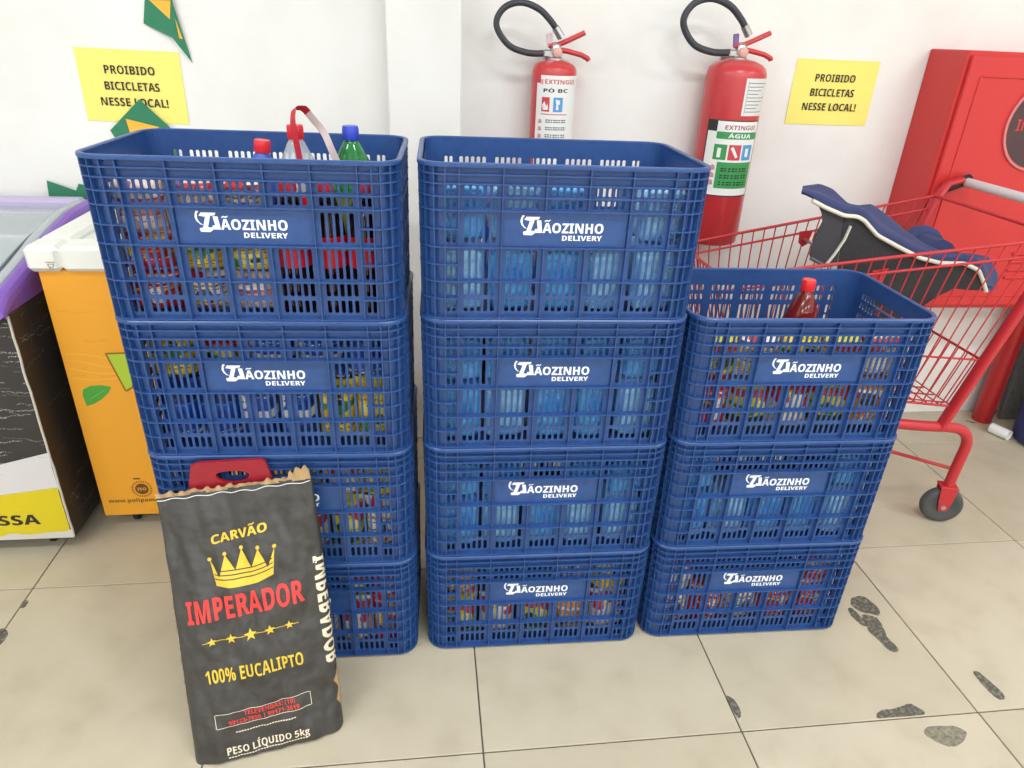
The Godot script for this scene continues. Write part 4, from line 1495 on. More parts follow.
func trolley() -> void:
	var o := thing("shopping_trolley", Vector3.ZERO)
	tag(o, "red wire supermarket trolley with pale grey handle parked behind the shorter crate stack", "shopping trolley")
	var nose := 0.74
	var rear := 1.66
	var low := func(x: float) -> float: return 0.445 + 0.03 * (1.6 - x)
	# where the slanted end of the basket stands at height y
	var end_x := func(y: float) -> float: return 1.478 + 0.252 * (y - 0.388)
	for side in 2:
		var zf: Callable = near_z if side == 0 else far_z
		wire(o, [Vector3(nose, rail_y(nose), zf.call(nose)), Vector3(1.2, rail_y(1.2), zf.call(1.2)), Vector3(rear - 0.035, rail_y(rear - 0.035), zf.call(rear))], 0.0050, "top_rail", 8)
		wire(o, [Vector3(nose, rail_y(nose) - 0.042, zf.call(nose)), Vector3(rear - 0.05, rail_y(rear - 0.05) - 0.042, zf.call(rear))], 0.0040, "rail", 8)
		wire(o, [Vector3(nose + 0.06, 0.607, zf.call(nose)), Vector3(end_x.call(0.607), 0.607, zf.call(1.52))], 0.0032, "rail")
		wire(o, [Vector3(nose + 0.08, low.call(nose), zf.call(nose)), Vector3(end_x.call(0.44), low.call(1.49), zf.call(1.49))], 0.0040, "rail")
		var n := 23
		for i in n:
			var x0 := nose + 0.02 + (rear - nose - 0.08) * i / (n - 1)
			var x1: float = nose + 0.09 + (end_x.call(0.44) - nose - 0.12) * i / (n - 1)
			wire(o, [Vector3(x0, rail_y(x0), zf.call(x0)), Vector3(x1, low.call(x1), zf.call(x1))], 0.0021)
		# frame: base tube, bend, leg
		var z1: float = zf.call(1.5)
		var cv := Curve3D.new()
		cv.add_point(Vector3(0.86, 0.42, zf.call(0.86)))
		cv.add_point(Vector3(1.46, 0.378, z1), Vector3(-0.2, 0.014, 0), Vector3(0.08, -0.004, 0))
		cv.add_point(Vector3(1.605, 0.265, z1 - 0.01), Vector3(0.012, 0.10, 0), Vector3(-0.004, -0.05, 0))
		cv.add_point(Vector3(1.60, 0.135, z1 - 0.012))
		wire(o, Array(cv.tessellate_even_length(4, 0.025)), 0.0165, "frame_tube", 12)
		# slanted upright to the handle
		var b := MB.new()
		var u0 := Vector3(1.478, 0.372, z1 + 0.002)
		var u1 := Vector3(1.645, 1.035, zf.call(1.66))
		b.tube([u0, u0.lerp(u1, 0.5), u0.lerp(u1, 0.9), u1 + Vector3(0.012, -0.01, 0), u1 + Vector3(0.06, 0.004, 0)], 0.020, 12, true, 0.6)
		part("upright", b.mesh(), M.red_paint, o)
		# rear caster
		trolley_wheel(o, Vector3(1.60, 0, z1 - 0.012), -0.32 if side == 0 else -0.2)
		# front leg and caster
		wire(o, [Vector3(0.88, 0.418, zf.call(0.88)), Vector3(0.86, 0.135, zf.call(0.86) + (-0.03 if side == 0 else 0.03))], 0.0165, "frame_tube", 10)
		trolley_wheel(o, Vector3(0.86, 0, zf.call(0.86) + (-0.03 if side == 0 else 0.03)), 0.1)
	# nose and end panels
	for k in 2:
		var xt: float = [nose, rear - 0.035][k]
		var yt := rail_y(xt)
		wire(o, [Vector3(xt, yt, near_z(xt)), Vector3(xt, yt, far_z(xt))], 0.005, "top_rail", 8)
		for i in 13:
			var t := (i + 0.5) / 13.0
			var xb: float = [nose + 0.08, end_x.call(0.44)][k]
			if k == 1:
				# the end gate hangs from a rail below the child seat opening
				var xm: float = end_x.call(0.607)
				wire(o, [Vector3(xm, 0.607, lerpf(near_z(xm), far_z(xm), t)), Vector3(xb, low.call(xb), lerpf(near_z(xb), far_z(xb), t))], 0.0021)
			else:
				wire(o, [Vector3(xt, yt, lerpf(near_z(xt), far_z(xt), t)), Vector3(xb, low.call(xb), lerpf(near_z(xb), far_z(xb), t))], 0.0021)
	var xm2: float = end_x.call(0.607)
	wire(o, [Vector3(xm2, 0.607, near_z(xm2)), Vector3(xm2, 0.607, far_z(xm2))], 0.004, "rail")
	# floor grid
	for i in 20:
		var x: float = nose + 0.1 + 0.66 * i / 19.0
		wire(o, [Vector3(x, low.call(x) - 0.002, near_z(x)), Vector3(x, low.call(x) - 0.002, far_z(x))], 0.002, "floor_wire")
	for i in 10:
		var t := (i + 0.5) / 10.0
		wire(o, [Vector3(nose + 0.08, low.call(nose), lerpf(near_z(nose), far_z(nose), t)), Vector3(1.49, low.call(1.49), lerpf(near_z(1.49), far_z(1.49), t))], 0.0026, "floor_wire")
	# lower brace
	wire(o, [Vector3(1.60, 0.205, near_z(1.5) - 0.012), Vector3(1.30, 0.215, -0.93), Vector3(0.95, 0.22, -1.15)], 0.006, "brace", 8)
	# handle with its end caps
	var h0 := Vector3(1.72, 1.032, far_z(1.7) + 0.012)
	var h1 := Vector3(1.72, 1.032, near_z(1.66))
	var hb := MB.new()
	hb.tube([h0, h1], 0.0150, 16)
	tag(part("handle", hb.mesh(), mat(rgb(212, 212, 214), 0.35), o), "pale grey handle bar")
	for q in [[h0, 1.0], [h1, -1.0]]:
		var b := MB.new()
		b.box(at(q[0] + Vector3(-0.022, -0.004, -0.012 * q[1]), 0, 0, 0.35), Vector3(0.095, 0.036, 0.026), 0.010)
		tag(part("handle_bracket", b.mesh(), M.black, o), "black plastic handle bracket")
	# hinge plate and rod of the child seat on the far side
	var b2 := MB.new()
	var hx := 1.175
	b2.prism(PackedVector2Array([Vector2(-0.022, 0.02), Vector2(0.024, 0.026), Vector2(0.014, -0.022), Vector2(-0.002, -0.032), Vector2(-0.018, -0.018)]), 0.004, at(Vector3(hx, rail_y(hx) - 0.058, far_z(hx) + 0.004)))
	part("hinge_plate", b2.mesh(), M.red_paint, o)
	b2 = MB.new()
	b2.tube([Vector3(hx, rail_y(hx) - 0.065, far_z(hx) + 0.006), Vector3(hx + 0.004, rail_y(hx) - 0.065, far_z(hx) + 0.085)], 0.006, 8)
	tag(part("seat_rod", b2.mesh(), M.steel, o), "grey steel rod")
	b2 = MB.new()
	b2.prism(PackedVector2Array([Vector2(-0.022, 0.02), Vector2(0.024, 0.026), Vector2(0.014, -0.022), Vector2(-0.002, -0.032), Vector2(-0.018, -0.018)]), 0.004, at(Vector3(hx, rail_y(hx) - 0.058, near_z(hx) - 0.008)))
	part("hinge_plate", b2.mesh(), M.red_paint, o)
	baby_seat()

func trolley_wheel(o: Node, p: Vector3, turn: float) -> void:
	var r := 0.066
	var xf := Transform3D(Basis(Vector3.UP, turn), p)
	var b := MB.new()
	b.lathe(xf * at(Vector3(0, r, -0.015), PI / 2), [Vector2(0, 0.004), Vector2(r * 0.55, 0.003), Vector2(r * 0.62, 0), Vector2(r * 0.86, 0), Vector2(r * 0.97, 0.006), Vector2(r, 0.015), Vector2(r * 0.97, 0.024), Vector2(r * 0.86, 0.03), Vector2(r * 0.62, 0.03), Vector2(r * 0.55, 0.027), Vector2(0, 0.026)], 36)
	var w := part("wheel", b.mesh(), mat(rgb(74, 76, 76), 0.6), o)
	for s in [-1.0, 1.0]:
		b = MB.new()
		b.prism(PackedVector2Array([Vector2(-0.026, 0.142), Vector2(0.026, 0.142), Vector2(0.022, 0.09), Vector2(0.012, 0.05), Vector2(-0.012, 0.05), Vector2(-0.020, 0.09)]), 0.003, xf * at(Vector3(0, 0, s * 0.019 - 0.0015)))
		part("fork", b.mesh(), M.red_paint, w)
	b = MB.new()
	b.box(xf * at(Vector3(0, 0.140, 0)), Vector3(0.056, 0.008, 0.044), 0.002)
	part("fork_crown", b.mesh(), M.red_paint, w)
	b = MB.new()
	b.tube([xf * Vector3(0, r, -0.024), xf * Vector3(0, r, 0.024)], 0.008, 10)
	part("axle", b.mesh(), M.steel, w)

func baby_seat() -> void:
	var o := thing("baby_seat", Vector3.ZERO)
	tag(o, "navy and black padded baby car seat with white piping lying in the red trolley", "baby seat")
	var black := mat(rgb(46, 45, 48), 0.85)
	black.normal_enabled = true
	black.normal_texture = bump_tex(0.03, 4.0, 41)
	black.normal_scale = 0.5
	black.uv1_triplanar = true
	black.uv1_scale = Vector3.ONE * 4.0
	var navy := mat(rgb(52, 60, 104), 0.85)
	navy.rim_enabled = true
	navy.rim = 0.3
	navy.normal_enabled = true
	navy.normal_texture = black.normal_texture
	navy.normal_scale = 0.35
	navy.uv1_triplanar = true
	navy.uv1_scale = Vector3.ONE * 4.0
	var grey := mat(rgb(96, 94, 100), 0.85)
	var cream := mat(rgb(222, 216, 202), 0.8)
	# upper rim line seen from the near side, and the same on the far side
	var near := [Vector3(0.939, 1.058, -0.868), Vector3(0.968, 1.047, -0.866), Vector3(1.016, 1.026, -0.864), Vector3(1.079, 1.004, -0.862), Vector3(1.119, 1.002, -0.862), Vector3(1.144, 0.991, -0.862), Vector3(1.197, 0.948, -0.862), Vector3(1.277, 0.913, -0.86), Vector3(1.35, 0.883, -0.858), Vector3(1.42, 0.868, -0.858), Vector3(1.503, 0.866, -0.86), Vector3(1.56, 0.844, -0.862), Vector3(1.597, 0.800, -0.866), Vector3(1.615, 0.775, -0.868)]
	var far := [Vector3(0.99, 1.050, -0.96), Vector3(1.047, 1.050, -0.97), Vector3(1.095, 1.030, -0.97), Vector3(1.151, 0.990, -0.97), Vector3(1.184, 0.985, -0.97), Vector3(1.228, 0.990, -0.97), Vector3(1.282, 0.961, -0.97), Vector3(1.36, 0.913, -0.97), Vector3(1.441, 0.869, -0.97), Vector3(1.519, 0.842, -0.97), Vector3(1.624, 0.838, -0.97), Vector3(1.68, 0.828, -0.97), Vector3(1.725, 0.778, -0.96), Vector3(1.735, 0.745, -0.96)]
	var nc := Curve3D.new()
	var fc := Curve3D.new()
	for i in near.size():
		var a: Vector3 = (near[mini(i + 1, near.size() - 1)] - near[maxi(i - 1, 0)]) * 0.17
		var c: Vector3 = (far[mini(i + 1, far.size() - 1)] - far[maxi(i - 1, 0)]) * 0.17
		nc.add_point(near[i], -a, a)
		fc.add_point(far[i], -c, c)
	var nl := nc.get_baked_length()
	var fl := fc.get_baked_length()
	# padded navy upper: a rolled edge on both sides and a hollow between
	var prof := [[0.0, -0.004], [-0.02, 0.002], [-0.02, 0.010], [0.02, 0.017], [0.12, 0.018], [0.3, 0.012], [0.5, 0.008], [0.7, 0.012], [0.88, 0.018], [0.98, 0.017], [1.02, 0.010], [1.02, 0.002], [1.0, -0.004]]
	var pad := func(i: float, j: float) -> Vector3:
		var k := j * (prof.size() - 1)
		var k0 := mini(int(k), prof.size() - 2)
		var q0: Array = prof[k0]
		var q1: Array = prof[k0 + 1]
		var s: float = lerpf(q0[0], q1[0], k - k0)
		var y: float = lerpf(q0[1], q1[1], k - k0)
		var e := minf(1.0, minf(i, 1.0 - i) * 9.0)
		if y < 0.0: y *= e
		var p := nc.sample_baked(i * nl).lerp(fc.sample_baked(i * fl), s)
		return p + Vector3(0.012, 1.0, 0) * y * (0.45 + 0.55 * e)
	var b := MB.new()
	b.grid(pad, 64, 52)
	# underside of the pad
	b.grid(func(i: float, j: float) -> Vector3: return nc.sample_baked(i * nl).lerp(fc.sample_baked(i * fl), j) + Vector3(0, -0.004 - 0.006 * sin(PI * j), 0), 64, 8, true)
	tag(part("seat_pad", b.mesh(), navy, o), "navy padded upper")
	# padded wing on the far side
	b = MB.new()
	var wing := [Vector3(1.41, 0.80, -1.08), Vector3(1.455, 0.868, -1.08), Vector3(1.485, 0.893, -1.08), Vector3(1.515, 0.896, -1.08), Vector3(1.545, 0.884, -1.08), Vector3(1.575, 0.855, -1.08), Vector3(1.60, 0.81, -1.08), Vector3(1.62, 0.77, -1.08)]
	b.tube(wing, 0.022, 14, true, 1.0)
	b.prism(PackedVector2Array([Vector2(1.41, 0.80), Vector2(1.455, 0.868), Vector2(1.485, 0.893), Vector2(1.515, 0.896), Vector2(1.545, 0.884), Vector2(1.575, 0.855), Vector2(1.60, 0.81), Vector2(1.62, 0.77), Vector2(1.5, 0.74)]), 0.112, at(Vector3(0, 0, -1.095)))
	tag(part("side_wing", b.mesh(), navy, o), "navy padded side wing")
	b = MB.new()
	var pts := []
	for i in 60:
		pts.append(nc.sample_baked(nl * (0.05 + 0.95 * i / 59.0)) + Vector3(0, -0.009, 0.002))
	b.tube(pts, 0.0062, 8)
	tag(part("piping", b.mesh(), cream, o), "white piping")
	# black shell below, drawn in side view and pushed back into the basket
	var shear := Transform3D(Basis(Vector3(1, 0, 0), Vector3(0, 1, 0), Vector3(-0.62, 0, 1)), Vector3(0.0744, 0, -0.987))
	var outline := PackedVector2Array([Vector2(1.125, 0.992), Vector2(1.085, 0.994), Vector2(1.10, 0.86), Vector2(1.12, 0.70), Vector2(1.14, 0.478), Vector2(1.20, 0.470), Vector2(1.29, 0.478), Vector2(1.36, 0.60), Vector2(1.40, 0.70), Vector2(1.455, 0.748), Vector2(1.505, 0.775), Vector2(1.55, 0.77), Vector2(1.610, 0.768), Vector2(1.592, 0.795), Vector2(1.555, 0.836), Vector2(1.50, 0.857), Vector2(1.42, 0.860), Vector2(1.35, 0.874), Vector2(1.277, 0.904), Vector2(1.197, 0.938), Vector2(1.144, 0.980)])
	b = MB.new()
	b.prism(outline, 0.120, shear)
	part("shell", b.mesh(), black, o)
	# grey cloth head end with its strap
	b = MB.new()
	var head := PackedVector2Array([Vector2(0.985, 1.038), Vector2(1.012, 1.0), Vector2(1.024, 0.965), Vector2(1.006, 0.91), Vector2(1.004, 0.88), Vector2(1.016, 0.862), Vector2(1.045, 0.852), Vector2(1.085, 0.842), Vector2(1.1, 0.85), Vector2(1.085, 0.994), Vector2(1.04, 1.01)])
	b.prism(head, 0.110, shear * at(Vector3(0, 0, 0.008)))
	tag(part("head_end", b.mesh(), mat(rgb(62, 61, 66), 0.9), o), "dark grey cloth head end")
	b = MB.new()
	b.tube([Vector3(1.108, 0.965, -0.863), Vector3(1.100, 0.925, -0.863), Vector3(1.080, 0.880, -0.863), Vector3(1.064, 0.851, -0.864)], 0.0065, 8, true, 0.5)
	tag(part("strap", b.mesh(), cream, o), "white strap")
	b = MB.new()
	b.tube([Vector3(1.012, 0.868, -0.868), Vector3(1.062, 0.846, -0.864)], 0.005, 8)
	part("seam", b.mesh(), grey, o)

# ------------------------------------------------------------------ what lies in the crates
var protos := {}

func print_tex(bg: Color, cols: Array, seed_: int) -> ImageTexture:
	# a printed packet: bands, blobs and lines of small type
	var r := RandomNumberGenerator.new()
	r.seed = seed_
	var img := Image.create(64, 96, false, Image.FORMAT_RGBA8)
	img.fill(bg)
	for k in 4:
		var c: Color = cols[r.randi() % cols.size()]
		img.fill_rect(Rect2i(0, r.randi_range(0, 90), 64, r.randi_range(3, 16)), c)
	for k in 5:
		var c: Color = cols[r.randi() % cols.size()]
		var p := Vector2(r.randi_range(6, 58), r.randi_range(6, 90))
		var rad := r.randf_range(4, 13)
		for y in range(maxi(0, int(p.y - rad)), mini(96, int(p.y + rad))):
			for x in range(maxi(0, int(p.x - rad)), mini(64, int(p.x + rad))):
				if Vector2(x, y).distance_to(p) < rad:
					img.set_pixel(x, y, c)
	for k in 9:
		var y := r.randi_range(4, 92)
		var x := r.randi_range(2, 20)
		while x < 60:
			var w := r.randi_range(2, 6)
			img.fill_rect(Rect2i(x, y, w, 2), cols[k % cols.size()])
			x += w + 2
	return ImageTexture.create_from_image(img)

func pouch_mesh() -> ArrayMesh:
	# unit packet: x -0.5..0.5, y 0..1, z -0.5..0.5, flat seams at top and bottom
	var b := MB.new()
	for s in [1.0, -1.0]:
		b.grid(func(i: float, j: float) -> Vector3:
			var u := i * 2.0 - 1.0
			var v := clampf((j - 0.05) / 0.9, 0.0, 1.0) * 2.0 - 1.0
			var t := sqrt(maxf(0.0, 1.0 - pow(absf(u), 3.0))) * sqrt(maxf(0.0, 1.0 - pow(absf(v), 4.0)))
			t *= 0.92 + 0.08 * sin(i * 19.0 + j * 7.0 + s)
			return Vector3(u * 0.5 * (1.0 - 0.06 * sin(PI * j)), j, s * (0.02 + 0.47 * t)), 14, 16, s < 0)
	return b.mesh()

func pack_mesh(seed_: int) -> ArrayMesh:
	# a lumpy film-wrapped bundle in the unit box
	var f := FastNoiseLite.new()
	f.seed = seed_
	f.frequency = 1.6
	f.fractal_octaves = 3
	var b := MB.new()
	b.grid(func(i: float, j: float) -> Vector3:
		var th := TAU * i
		var ph := PI * (j - 0.5)
		var e := 0.30
		var pw := func(x: float) -> float: return signf(x) * pow(absf(x), e)
		var d := Vector3(pw.call(cos(ph)) * pw.call(sin(th)), pw.call(sin(ph)), pw.call(cos(ph)) * pw.call(cos(th))) * 0.5
		var k := 0.93 + 0.07 * f.get_noise_3d(d.x * 3.0, d.y * 3.0, d.z * 3.0) - 0.05 * absf(f.get_noise_3d(d.x * 7.0 + 9.0, d.y * 4.0, d.z * 7.0))
		return d * k + Vector3(0, 0.5, 0), 36, 20)
	return b.mesh()

func bottle_thing(called: String, xf: Transform3D, r: float, h: float, liquid: Material, cap: Material, label: Material) -> Node3D:
	var key := "bottle%f_%f" % [r, h]
	if not protos.has(key):
		var b := MB.new()
		b.lathe(Transform3D.IDENTITY, [Vector2(0, 0.004), Vector2(r * 0.6, 0), Vector2(r * 0.92, 0.004), Vector2(r, 0.014), Vector2(r, h * 0.30), Vector2(r * 0.96, h * 0.34), Vector2(r, h * 0.38), Vector2(r, h * 0.62), Vector2(r * 0.93, h * 0.70), Vector2(r * 0.72, h * 0.80), Vector2(0.017, h * 0.90), Vector2(0.013, h * 0.92), Vector2(0.013, h * 0.93)], 24)
		var c := MB.new()
		c.lathe(Transform3D.IDENTITY, [Vector2(0.0155, h * 0.925), Vector2(0.0160, h * 0.93), Vector2(0.0160, h * 0.985), Vector2(0.0145, h), Vector2(0, h)], 20)
		var l := MB.new()
		l.lathe(Transform3D.IDENTITY, [Vector2(r + 0.0006, h * 0.385), Vector2(r + 0.0006, h * 0.62)], 24)
		protos[key] = [b.mesh(), c.mesh(), l.mesh()]
	var o := thing(called, Vector3.ZERO)
	o.transform = xf
	part("bottle_body", protos[key][0], liquid, o)
	part("cap", protos[key][1], cap, o)
	part("label_band", protos[key][2], label, o)
	return o

var where := {"L": "charcoal stack", "M": "middle stack", "R": "trolley stack"}
var level := {"L0": "bottom", "L1": "lower-middle", "L2": "upper-middle", "L3": "top", "M0": "bottom", "M1": "lower-middle", "M2": "upper-middle", "M3": "top", "R0": "bottom", "R1": "middle", "R2": "top"}

func in_crate(key: String) -> String:
	return "%s crate of %s" % [level[key], where[key[0]]]

# puts one packet in a crate; p is the middle of its foot in the crate's own axes
func packet(key: String, kind: String, p: Vector3, size: Vector3, turn: float, spot: String) -> void:
	var parent: Node3D = crates[key]
	var names := {"blue": "blue_film_pack", "pale": "blue_film_pack"}
	var looks := {"redwhite": "red and white", "yellow": "yellow", "pink": "pink and white", "navy": "deep blue", "green": "green and yellow", "mixed": "white and red", "orange": "orange and white"}
	var o: MeshInstance3D
	var xf: Transform3D = parent.transform * Transform3D(Basis(Vector3.UP, turn).scaled_local(size), p)
	if kind in names:
		o = part(names[kind], protos["pack%d" % (rng.randi() % 3)], M["pack_" + kind], self, xf)
		tag(o, "light blue wrapped pack, %s, %s" % [spot, in_crate(key)], "pack", "blue packs in %s" % in_crate(key))
	else:
		o = part("grocery_packet", protos.pouch, M["print_" + kind + str(rng.randi() % 2)], self, xf)
		tag(o, "%s grocery packet, %s, %s" % [looks[kind], spot, in_crate(key)], "packet", "%s packets in %s" % [looks[kind], in_crate(key)])

func place_word(i: int, n: int) -> String:
	var k := mini(i, n - 1 - i)
	var from := "freezer" if i * 2 < n - 1 else "trolley"
	if i * 2 == n - 1: return "at the centre"
	return "at the %s end" % from if k == 0 else "%s from %s end" % [["second", "third"][k - 1], from]

func row(key: String, kinds: Array, x0: float, x1: float, y: float, h: float, z := 0.108, d := 0.085) -> void:
	var w := (x1 - x0) / kinds.size()
	for i in kinds.size():
		if kinds[i] == "": continue
		packet(key, kinds[i], Vector3(x0 + w * (i + 0.5), y, z + rng.randf_range(-0.003, 0.003)), Vector3(w * 0.965, h * rng.randf_range(0.93, 1.0), d), rng.randf_range(-0.05, 0.05), ("lower row, " if y < 0.05 else "upper row, ") + place_word(i, kinds.size()))

func contents() -> void:
	protos.pouch = pouch_mesh()
	for k in 3:
		protos["pack%d" % k] = pack_mesh(50 + k)
	var W := rgb(240, 238, 236)
	var spec := {
		"redwhite": [rgb(206, 40, 48), [W, rgb(170, 24, 36), rgb(40, 70, 150), rgb(230, 190, 60)]],
		"yellow": [rgb(238, 206, 44), [rgb(222, 176, 30), rgb(60, 130, 70), rgb(40, 40, 50), rgb(244, 226, 120)]],
		"pink": [rgb(236, 214, 206), [rgb(222, 150, 140), W, rgb(190, 60, 70), rgb(120, 90, 140)]],
		"navy": [rgb(32, 84, 190), [rgb(26, 66, 160), rgb(70, 130, 220), W, rgb(22, 50, 120)]],
		"green": [rgb(206, 200, 60), [rgb(70, 140, 60), rgb(240, 230, 150), rgb(190, 40, 40), rgb(40, 60, 40)]],
		"mixed": [rgb(232, 230, 226), [rgb(200, 50, 56), rgb(120, 30, 40), rgb(90, 90, 96), rgb(226, 200, 90)]],
		"orange": [rgb(226, 150, 60), [W, rgb(190, 70, 40), rgb(70, 120, 60), rgb(60, 50, 50)]]}
	for k in spec:
		for i in 2:
			var m := mat(Color.WHITE, 0.35)
			m.albedo_texture = print_tex(spec[k][0], spec[k][1], hash(k) % 1000 + i * 17)
			M["print_" + k + str(i)] = m
	for k in 2:
		var m := mat([rgb(96, 184, 246), rgb(164, 218, 250)][k], 0.22)
		m.normal_enabled = true
		m.normal_texture = bump_tex(0.02, 7.0, 61 + k)
		m.albedo_texture = noise_tex(0.015, [[0.0, rgb(150, 190, 236)], [0.45, rgb(235, 245, 255)], [0.6, Color.WHITE], [1.0, rgb(180, 214, 245)]], 65 + k, 256)
		m.uv1_scale = Vector3(2, 1.4, 1)
		M["pack_" + ["blue", "pale"][k]] = m

	var y := 0.006
	# tall stack behind the charcoal bag
	row("L3", ["redwhite", "mixed", "pink"], -0.248, 0.035, y, 0.080)
	row("L3", ["redwhite", "yellow", "yellow"], -0.248, 0.035, y + 0.081, 0.068)
	row("L3", ["pink", "pink", "mixed"], -0.248, 0.035, y + 0.150, 0.110)
	row("L2", ["navy", "navy", "navy", "navy", "yellow", "yellow"], -0.243, 0.243, y, 0.152)
	row("L2", ["yellow", "green", "navy", "navy", "navy"], -0.243, 0.243, y + 0.153, 0.112)
	row("L1", ["", "", "", "mixed", "green", "mixed"], -0.243, 0.243, y, 0.150)
	row("L1", ["", "", "", "yellow", "mixed", "yellow"], -0.243, 0.243, y + 0.151, 0.112)
	row("L0", ["", "", "", "mixed", "mixed", "redwhite"], -0.243, 0.243, y, 0.150)
	row("L0", ["", "", "", "navy", "green", "redwhite"], -0.243, 0.243, y + 0.151, 0.1)
	# middle stack
	row("M3", ["pale", "blue", "blue", "pale", "pale"], -0.245, 0.245, y, 0.15, 0.095, 0.12)
	row("M3", ["blue", "pale", "blue", "", "pale"], -0.245, 0.245, y + 0.145, 0.118, 0.095, 0.12)
	row("M2", ["blue", "pale", "blue", "blue", "pale"], -0.245, 0.245, y, 0.15, 0.095, 0.12)
	row("M2", ["blue", "blue", "blue", "blue", "blue"], -0.245, 0.245, y + 0.145, 0.112, 0.095, 0.12)
	row("M1", ["blue", "pale", "blue", "pale", "pale"], -0.245, 0.245, y, 0.15, 0.095, 0.12)
	row("M1", ["blue", "blue", "", "blue", "blue"], -0.245, 0.245, y + 0.145, 0.1, 0.095, 0.12)
	row("M0", ["green", "mixed", "green", "orange", "mixed"], -0.243, 0.243, y, 0.130)
	row("M0", ["orange", "", "", "pink", "yellow"], -0.243, 0.243, y + 0.131, 0.1)
	# stack by the trolley
	row("R2", ["redwhite", "green", "mixed", "green", "orange"], -0.243, 0.243, y, 0.135)
	row("R2", ["green", "mixed", "yellow", "green", "mixed"], -0.243, 0.243, y + 0.136, 0.105)
	row("R1", ["blue", "pale", "blue", "blue", "pale"], -0.245, 0.245, y, 0.15, 0.095, 0.12)
	row("R1", ["blue", "", "", "", "blue"], -0.245, 0.245, y + 0.145, 0.1, 0.095, 0.12)
	row("R0", ["mixed", "redwhite", "mixed", "redwhite", "redwhite"], -0.243, 0.243, y, 0.135)
	row("R0", ["mixed", "", "", "", "redwhite"], -0.243, 0.243, y + 0.136, 0.09)

	# bottles
	var red_cap := mat(rgb(216, 40, 52), 0.35)
	var cola := mat(rgb(34, 16, 14), 0.08)
	var cola_label := mat(rgb(214, 30, 42), 0.35)
	cola_label.albedo_texture = print_tex(Color.WHITE, [Color.WHITE, rgb(255, 255, 255)], 4)
	for k in 3:
		var o := bottle_thing("cola_bottle", crates["L3"].transform * at(Vector3(0.070 + 0.067 * k, 0.005, 0.122), 0, 0.4 * k), 0.0325, 0.255, cola, red_cap, cola_label)
		tag(o, "dark cola bottle with red label, %s, top crate of charcoal stack" % ["beside the packets", "between two others", "at the trolley end"][k], "bottle", "cola bottles in the top crate")
	var clear := mat(Color(0.82, 0.86, 0.88, 0.45), 0.06)
	clear.transparency = BaseMaterial3D.TRANSPARENCY_ALPHA
	var o1 := bottle_thing("soda_bottle", crates["L3"].transform * at(Vector3(0.070, 0.005, 0.006)), 0.046, 0.338, clear, red_cap, cola_label)
	tag(o1, "clear plastic bottle with red cap standing out of a blue crate", "bottle")
	var green := mat(Color(0.10, 0.50, 0.22, 0.75), 0.06)
	green.transparency = BaseMaterial3D.TRANSPARENCY_ALPHA
	var blue_cap := mat(rgb(48, 70, 190), 0.35)
	var o2 := bottle_thing("soda_bottle", crates["L3"].transform * at(Vector3(0.176, 0.005, 0.012)), 0.050, 0.340, green, blue_cap, M.print_green0)
	tag(o2, "green plastic bottle with blue cap standing out of a blue crate", "bottle")
	var o3 := bottle_thing("soda_bottle", crates["L3"].transform * at(Vector3(-0.026, 0.009, 0.0), 0.0, 0, -0.10), 0.030, 0.305, mat(rgb(60, 90, 190), 0.3), red_cap, M.print_navy0)
	tag(o3, "blue plastic bottle with red cap just showing over a crate rim", "bottle")
	var o4 := bottle_thing("soda_bottle", crates["R2"].transform * at(Vector3(0.042, 0.005, 0.015)), 0.043, 0.335, mat(rgb(110, 26, 24), 0.1), mat(rgb(226, 44, 50), 0.3), M.print_redwhite0)
	tag(o4, "dark red drink bottle with red cap standing out of the three-high stack", "bottle")
	# ribbon looped over the bottles
	var xf: Transform3D = crates["L3"].transform
	var cv := Curve3D.new()
	for q in [[0.085, 0.275, 0.062, 0.0, 0.03, 0.0], [0.078, 0.362, 0.055, 0.004, 0.02, 0.0], [0.090, 0.378, 0.05, 0.012, 0.002, 0.0], [0.118, 0.352, 0.045, 0.018, -0.02, 0.0], [0.150, 0.300, 0.072, 0.012, -0.03, 0.0], [0.156, 0.265, 0.074, 0.0, -0.02, 0.0]]:
		var tn := Vector3(q[3], q[4], q[5])
		cv.add_point(Vector3(q[0], q[1], q[2]), -tn, tn)
	var pl := Array(cv.tessellate_even_length(4, 0.008))
	var rib := thing("ribbon_strap", Vector3.ZERO)
	rib.transform = xf
	tag(rib, "red and white ribbon strap looped up between two soda bottles", "strap")
	var half := pl.size() / 2
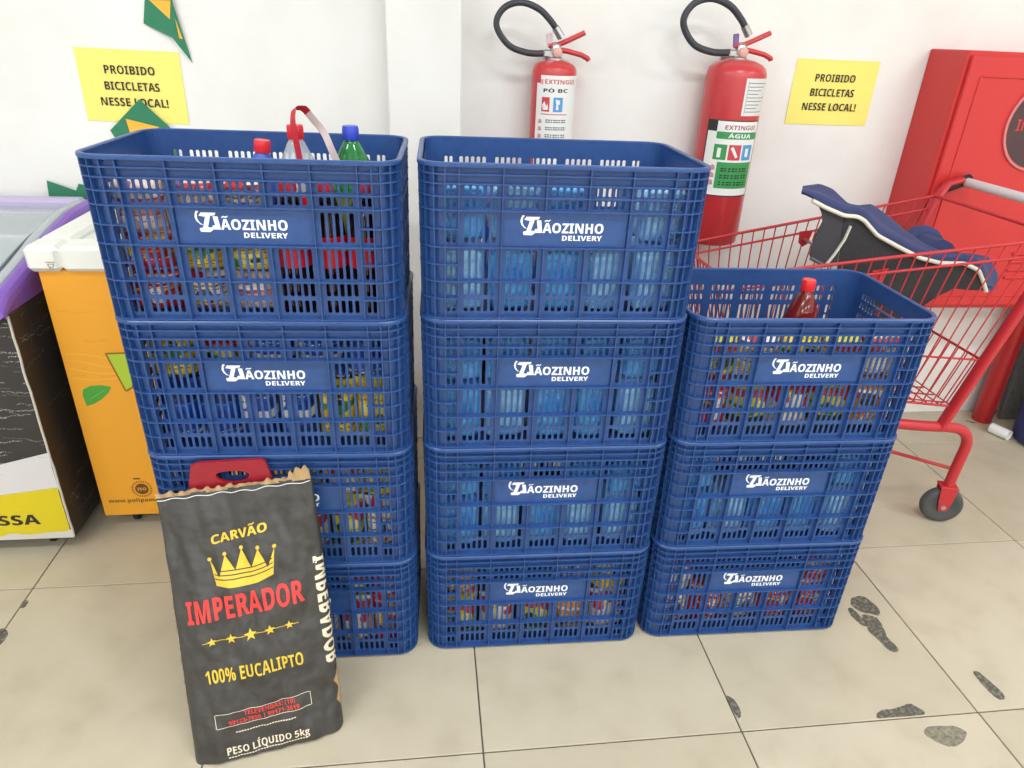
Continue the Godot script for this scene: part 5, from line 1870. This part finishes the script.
	for k in 2:
		var seg := pl.slice(0, half + 1) if k == 0 else pl.slice(half)
		var b := MB.new()
		var across := Vector3(0.55, 0.40, 0.72).normalized() * 0.0125
		for e in [0.0004, -0.0004]:
			b.grid(func(u: float, v: float) -> Vector3:
				var q := u * (seg.size() - 1)
				var q0 := mini(int(q), seg.size() - 2)
				var p: Vector3 = seg[q0].lerp(seg[q0 + 1], q - q0)
				return p + across * (v * 2.0 - 1.0) + Vector3(0, 0, e), seg.size() - 1, 1, e < 0)
		part("ribbon", b.mesh(), [mat(rgb(204, 32, 50), 0.5), mat(rgb(240, 226, 226), 0.5)][k], rib)

# ------------------------------------------------------------------ small things by the pipe
func small_things() -> void:
	var b := MB.new()
	# rolled paper: a tube with a wall
	b.lathe(Transform3D.IDENTITY, [Vector2(0.019, 0.0), Vector2(0.021, 0.0), Vector2(0.0215, 0.075), Vector2(0.0195, 0.075), Vector2(0.019, 0.0)], 24)
	var roll := part("paper_roll", b.mesh(), M.paper, self, Transform3D(Basis(Vector3.UP, 0.35) * Basis(Vector3.RIGHT, PI / 2), Vector3(2.245, 0.0215, -1.275)))
	tag(roll, "small white roll of paper on the floor beside the red pipe", "paper roll")
	# dark grey mat leaning in the corner
	var matm := mat(rgb(104, 102, 100), 0.95)
	matm.albedo_texture = noise_tex(0.05, [[0.0, rgb(190, 190, 190)], [0.5, Color.WHITE], [1.0, rgb(230, 230, 230)]], 77, 256)
	var m := part("rubber_mat", box_mesh(Vector3(0.55, 0.62, 0.02), 0.004), matm, self, at(Vector3(2.64, 0.313, -1.395), -0.06))
	tag(m, "dark grey mat leaning on the wall beside the red pipe", "mat")
	b = MB.new()
	b.lathe(Transform3D.IDENTITY, [Vector2(0, 0), Vector2(0.115, 0), Vector2(0.13, 0.012), Vector2(0.15, 0.52), Vector2(0.158, 0.525), Vector2(0.158, 0.545), Vector2(0.146, 0.547), Vector2(0.128, 0.03), Vector2(0, 0.03)], 36)
	var bin := part("plastic_bin", b.mesh(), mat(rgb(50, 56, 120), 0.5), self, at(Vector3(2.425, 0, -1.17)))
	tag(bin, "navy plastic bin standing in front of the dark grey mat", "bin")
